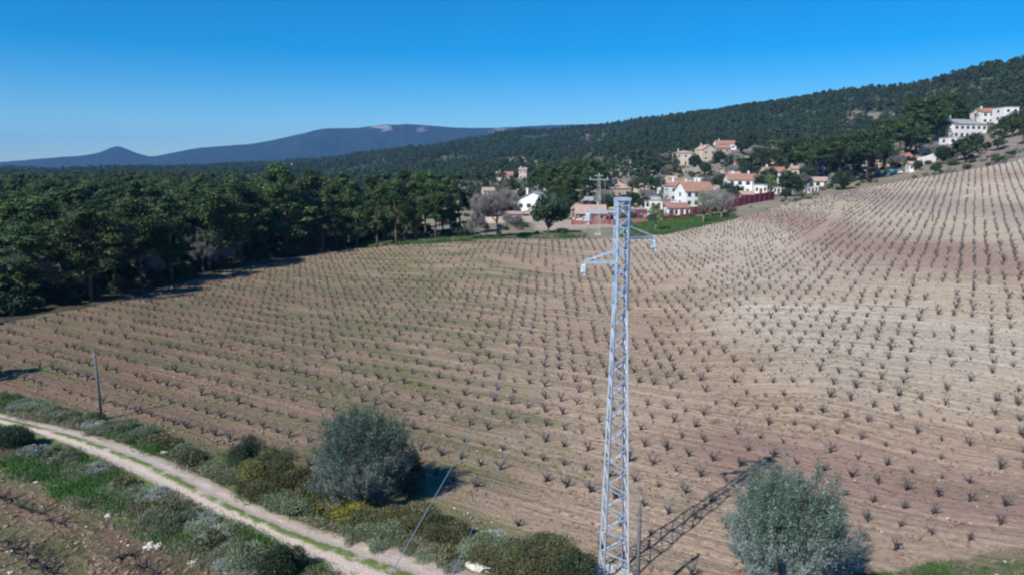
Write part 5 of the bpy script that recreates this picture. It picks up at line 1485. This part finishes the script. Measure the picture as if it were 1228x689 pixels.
# ------------------------------------------------------------------ trees among and beyond the houses
def tr_(data, px, z, h, h0, label, cat='tree', wide=1.0, name='tree', group=None, cn='crown'):
    x, y, g = at(px, z); s = h / h0
    return tree_thing(CA, data, name, label, cat, (x, y, g - .1), random.uniform(0, 6.28), (s * wide, s * wide, s), group, 'trunk', cn)
bt_big = bare_tree_meshes(9, 12, 12, 5, 34, .6)
tr_(bt_big, 596, 160, 13.2, 12, 'large grey leafless tree with a dense rounded crown of twigs', 'bare tree', 1.0, 'bare_tree', cn='twigs')
tr_(BT_[1], 570, 158, 7, 10, 'smaller leafless tree left of the large bare one', 'bare tree', .8, 'bare_tree', cn='twigs')
tr_(DK_[0], 658, 168, 9.2, 8, 'dense dark green round tree at the far edge of the vineyard', 'evergreen tree', .98, 'evergreen_tree')
GT = round_tree(11, 6, 4.2, M_SPRING, M_BARKG, nl=45, k=30, leaf=.16, name='budding_tree')
GT2 = round_tree(12, 8, 8, M_TWIG, M_BARKG, nl=60, k=44, leaf=.16, name='hazy_tree', aspect=.12)
GT3 = round_tree(13, 8, 7.4, M_SPRING, M_BARKG, nl=28, k=44, leaf=.15, name='thin_green_tree', aspect=.2)
tr_(GT, 786, 168, 6.6, 6, 'small light green tree standing on the green strip', 'tree', .8, 'budding_tree')
tr_(GT3, 843, 180, 9.0, 8, 'thinly leafed greenish tree in front of the purple fence', 'tree', .95, 'budding_tree')
tr_(GT2, 865, 186, 8.0, 8, 'brownish leafless tree casting a dark shadow beside the purple fence', 'bare tree', 1.05, 'bare_tree', cn='twigs')
tr_(BT_[2], 852, 192, 8.5, 10, 'grey bare tree between the greenish and the brownish tree', 'bare tree', 1.0, 'bare_tree', cn='twigs')
tr_(GT3, 797, 215, 9.0, 8, 'pale green tree beside the long white building', 'tree', .7, 'budding_tree')
tr_(DK_[1], 946, 238, 8.6, 8, 'dark round tree below the white house with the brown roof', 'evergreen tree', .98, 'evergreen_tree')
tr_(GT, 924, 240, 7.6, 6, 'loose pale green tree left of the dark round tree', 'tree', .9, 'budding_tree')
tr_(DK_[2], 942, 226, 3.6, 8, 'small light bush under the dark round tree', 'bush', 1.1, 'round_bush')
tr_(DK_[0], 1010, 252, 7.0, 8, 'dark bushy tree at the top edge of the vines below the pines', 'evergreen tree', 1.1, 'evergreen_tree')
UP = 'umbrella pine in the group rising above the village houses'
for px, z, h, w in [(913, 330, 12, 1.0), (930, 340, 13, 1.1), (950, 330, 13, 1.0), (965, 300, 12.5, 1.0), (978, 290, 13, 1.05), (992, 300, 15, 1.1), (1005, 285, 14, 1.0), (1022, 290, 15, 1.1), (1062, 300, 15.5, 1.0), (1012, 305, 15, 1.0), (1078, 320, 15, .9)]:
    tr_(UM_[random.randrange(3)], px, z, h * 1.25, 12, UP, 'pine tree', w * 1.2, 'umbrella_pine', 'umbrella pines above the village')
tr_(UM_[0], 1040, 268, 18.5, 12, 'tallest umbrella pine with a thick dark trunk at the top of the field', 'pine tree', 1.15, 'umbrella_pine')
BP = 'tall dark pine of the cluster beside the villas on the right'
for px, z, h in [(1090, 305, 17), (1098, 320, 19), (1108, 330, 19), (1118, 318, 18), (1128, 335, 18), (1136, 345, 17), (1104, 300, 14), (1146, 360, 16), (1085, 330, 14), (1152, 370, 14)]:
    tr_(PI_[random.randrange(6)], px, z, h * 1.22, 15, BP, 'pine tree', 1.2, 'pine_tree', 'tall pines beside the villas')
tr_(DK_[1], 1131, 262, 7.0, 8, 'dark olive-like tree in front of the white garden wall', 'evergreen tree', 1.0, 'evergreen_tree')
tr_(DK_[2], 1156, 258, 8.2, 8, 'grey-green spreading tree below the big modern villa', 'evergreen tree', 1.25, 'evergreen_tree')
tr_(PI_[4], 1196, 262, 11.0, 15, 'slender grey-green pine standing on the bare earth slope', 'pine tree', 1.05, 'pine_tree')
tr_(DK_[0], 1214, 285, 10, 8, 'dark tree under the right-hand white block', 'evergreen tree', .9, 'evergreen_tree')
tr_(PI_[1], 1226, 262, 11, 15, 'dark pine at the right edge of the bare earth slope', 'pine tree', 1.1, 'pine_tree')
tr_(DK_[1], 1182, 268, 3.6, 8, 'low dark bush on the bare earth slope', 'bush', 1.2, 'round_bush')
tr_(DK_[0], 1122, 240, 3.4, 8, 'small dark bush on the grassy bank above the vines', 'bush', 1.2, 'round_bush')
VP_ = 'green pine among the houses left of the village centre'
for px, z, h in [(655, 250, 13), (668, 240, 14), (680, 235, 15), (688, 245, 15), (698, 270, 16), (706, 275, 15), (716, 285, 14), (690, 290, 15), (672, 275, 14), (662, 290, 13), (640, 300, 12), (648, 330, 13), (725, 300, 13), (700, 310, 15), (682, 225, 12)]:
    tr_(random.choice(PI_ + UM_), px, z, h, 14.0, VP_, 'pine tree', 1.0, 'pine_tree', 'pines among the houses left of the village')
tr_(UM_[1], 766, 292, 8.5, 12, 'left of two rounded pines behind the yellow wall', 'pine tree', 1.15, 'umbrella_pine')
tr_(UM_[2], 786, 296, 9, 12, 'right of two rounded pines behind the yellow wall', 'pine tree', 1.2, 'umbrella_pine')
tr_(DK_[0], 833, 400, 9, 8, 'dark round tree between the beige and the tan hillside villas', 'evergreen tree', .9, 'evergreen_tree')
tr_(DK_[1], 776, 330, 8, 8, 'dark tree on the slope above the rounded pines', 'evergreen tree', 1.0, 'evergreen_tree')
tr_(DK_[2], 900, 300, 6, 8, 'dark low tree behind the white terrace house', 'evergreen tree', 1.2, 'evergreen_tree')
tr_(UM_[0], 905, 345, 11, 12, 'round-topped dark pine, leftmost of the village pines', 'pine tree', 1.1, 'umbrella_pine')
VB = 'grey leafless tree among the gardens of the village'
for px, z, h in [(612, 260, 7), (632, 270, 7), (664, 330, 8), (726, 262, 7), (735, 330, 8), (760, 340, 8), (775, 270, 6), (790, 345, 8), (801, 380, 8), (812, 300, 7), (852, 300, 8), (866, 320, 7), (880, 350, 8), (884, 300, 7), (915, 280, 7), (940, 360, 8), (960, 270, 7), (1000, 262, 6), (1075, 285, 7), (1116, 290, 7), (1140, 275, 6), (795, 430, 8), (880, 400, 8), (905, 420, 8)]:
    tr_(BT_[random.randrange(3)], px, z, h, 10, VB, 'bare tree', 1.0, 'bare_tree', 'bare trees among the gardens', cn='twigs')
VD = 'dark rounded garden tree between the village houses'
for px, z, h in [(606, 225, 6), (630, 250, 7), (675, 212, 5), (728, 235, 6), (757, 245, 6), (772, 240, 5), (808, 285, 7), (866, 280, 8), (872, 250, 6), (884, 238, 5), (912, 262, 7), (921, 290, 8), (957, 250, 5), (968, 285, 8), (1000, 290, 8), (1032, 320, 8), (1068, 290, 7), (1092, 272, 5), (790, 400, 8), (812, 440, 8), (845, 380, 7), (862, 410, 8), (889, 440, 9), (900, 480, 9), (1100, 262, 4), (1170, 285, 6), (1205, 300, 7)]:
    tr_(DK_[random.randrange(3)], px, z, h, 8, VD, 'evergreen tree', 1.0, 'evergreen_tree', 'rounded evergreens between the houses')
# the palm
x, y, g = at(748, 232)
t = thing('palm_tree', 'palm tree with drooping fronds beside the yellow wall', 'palm tree', (x, y, g))
m = MB(); m.tube([(0, 0, -.2), (.1, 0, 2.5), (.1, .1, 5.0)], [.35, .28, .25], 8); link('trunk', m.mesh('palm_trunk', M_BARK, True), t)
for k in range(22):
    a = k * 2.399; el = random.uniform(-.2, 1.1); fr = MB()
    pts = []
    for j in range(7):
        s = j / 6 * 2.4; pts.append(Vector((.1 + math.cos(a) * s * math.cos(el), .1 + math.sin(a) * s * math.cos(el), 5 + s * math.sin(el) - .22 * s * s)))
    for j in range(6):
        p0, p1 = pts[j], pts[j + 1]; sd = Vector((-math.sin(a), math.cos(a), 0)) * .32 * (1 - j / 8)
        fr.add([p0, p1, p1 + sd - Vector((0, 0, .12)), p0 + sd * 1.1 - Vector((0, 0, .12))], [(0, 1, 2, 3)]); fr.add([p0, p1, p1 - sd - Vector((0, 0, .12)), p0 - sd * 1.1 - Vector((0, 0, .12))], [(0, 3, 2, 1)])
    link('frond', fr.mesh('palm_frond', M_BUSH), t)

# hedges and scrub between field edge and village (stuff) and trees covering the hillsides (stuff)
hs = []
for i in range(4):
    V, Fq, T = bush_leafdata(230 + i, 2.6, 2.6, 1.7, 420, .2, .45)
    hs.append(proto('scrub_source', npmesh('village_scrub', V, Fq, [M_DARK, M_BUSH, M_GREY, M_TWIG][i], T)))
def in_any(px, py, boxes):
    k = np.zeros(len(px), bool)
    for a, b_, c, d in boxes: k |= (px > a) & (px < b_) & (py > c) & (py < d)
    return k
n = 9000
a_ = rng.uniform(R(-12), R(40), n); r_ = np.sqrt(rng.uniform(165 ** 2, 520 ** 2, n))
X = np.sin(a_) * r_; Y = np.cos(a_) * r_
keep = ~inpoly(X, Y, SOIL) & ~inpoly(X, Y, MEAD) & ~inpoly(X, Y, PALE) & (fbm(X / 18, Y / 18, 401, 3) > .41) & ~(inpoly(X, Y, EARTH) & (rng.uniform(size=n) > .06))
keep &= rng.uniform(size=n) < np.clip((r_ - 150) / 130, .2, 1)
X = X[keep]; Y = Y[keep]
q = np.stack([X, Y, ground_arr(X, Y) - .05, rng.uniform(0, 6.28, len(X)), rng.uniform(.4, 1.25, len(X)), rng.choice(4, len(X), p=[.35, .25, .15, .25])], 1)
scatter_gn('village_scrub', q, hs, 'scrub and hedges between the houses and on the slope above them', 'scrub')
hill_src = [proto('hill_tree_source', merge_tree('hill_tree', p[0], p[1], M_PINE2, M_BARK)) for p in FP_]
V, Fq, T = bush_leafdata(260, 5, 5, 4.2, 700, .4, .5); hill_src.append(proto('hill_tree_source', npmesh('hill_oak', V, Fq, M_DARK, T)))
V, Fq, T = bush_leafdata(261, 4, 4, 3, 500, .35, .5); hill_src.append(proto('hill_tree_source', npmesh('hill_shrub', V, Fq, M_GREY, T)))
n = 110000
a_ = rng.uniform(R(-39), R(43), n); r_ = np.sqrt(rng.uniform(300 ** 2, 1900 ** 2, n))
X = np.sin(a_) * r_; Y = np.cos(a_) * r_
deg = np.degrees(a_)
dn = fbm(X / 60, Y / 60, 501, 4)
edge = np.interp(deg, [-22, 0, 10, 14, 20, 26, 30, 36, 43], [320, 420, 430, 520, 520, 470, 400, 400, 380])     # where the wood begins
prob = np.clip((r_ - edge) / 90, 0, 1) * np.clip((dn - .30) * 8, .35, 1)
prob = np.where(deg < 8, prob * np.clip((dn - .40) * 6, .15, 1), prob)
for cpoly in CLEAR: prob = np.where(inpoly(X + (dn - .5) * 60, Y, cpoly), prob * .12, prob)
prob = np.where((deg < -14) & (r_ < 900), 0, prob)
prob = np.maximum(prob, np.where((r_ > 330) & (dn > .56), .35, 0) * (deg < 27))
keep = (rng.uniform(size=n) < prob * .9)
back = np.interp(deg, [-22, 5, 15, 25, 43], [1900, 1650, 1300, 1050, 900]); keep &= r_ < back
X = X[keep]; Y = Y[keep]; dn = dn[keep]
idx = np.where(rng.uniform(size=len(X)) < .08 + .55 * (fbm(X / 110, Y / 110, 611, 3) > .54), rng.integers(4, 6, len(X)), rng.integers(0, 4, len(X)))
q = np.stack([X, Y, ground_arr(X, Y) - .3, rng.uniform(0, 6.28, len(X)), rng.uniform(.5, 1.0, len(X)) * (.75 + .5 * fbm(X / 45, Y / 45, 633, 2)) * 1.12, idx], 1)
print('hill trees', len(X))
scatter_gn('hillside_wood', q, hill_src, 'dark pine wood covering the slopes above the village', 'wood')

# ------------------------------------------------------------------ haze
hz_ = MB(); hz_.box(-9600, 9600, -9600, 9600, -20, 420)
hm_ = bpy.data.materials.new('haze_air'); hm_.use_nodes = True
nt = hm_.node_tree
for nn in list(nt.nodes): nt.nodes.remove(nn)
pv = nt.nodes.new('ShaderNodeVolumePrincipled'); pv.inputs['Color'].default_value = (.20, .50, 1.0, 1); pv.inputs['Density'].default_value = .00010
pv.inputs['Anisotropy'].default_value = 0.0
ou = nt.nodes.new('ShaderNodeOutputMaterial'); nt.links.new(pv.outputs[0], ou.inputs['Volume'])
ho = link('haze', hz_.mesh('haze', hm_)); ho['kind'] = 'stuff'
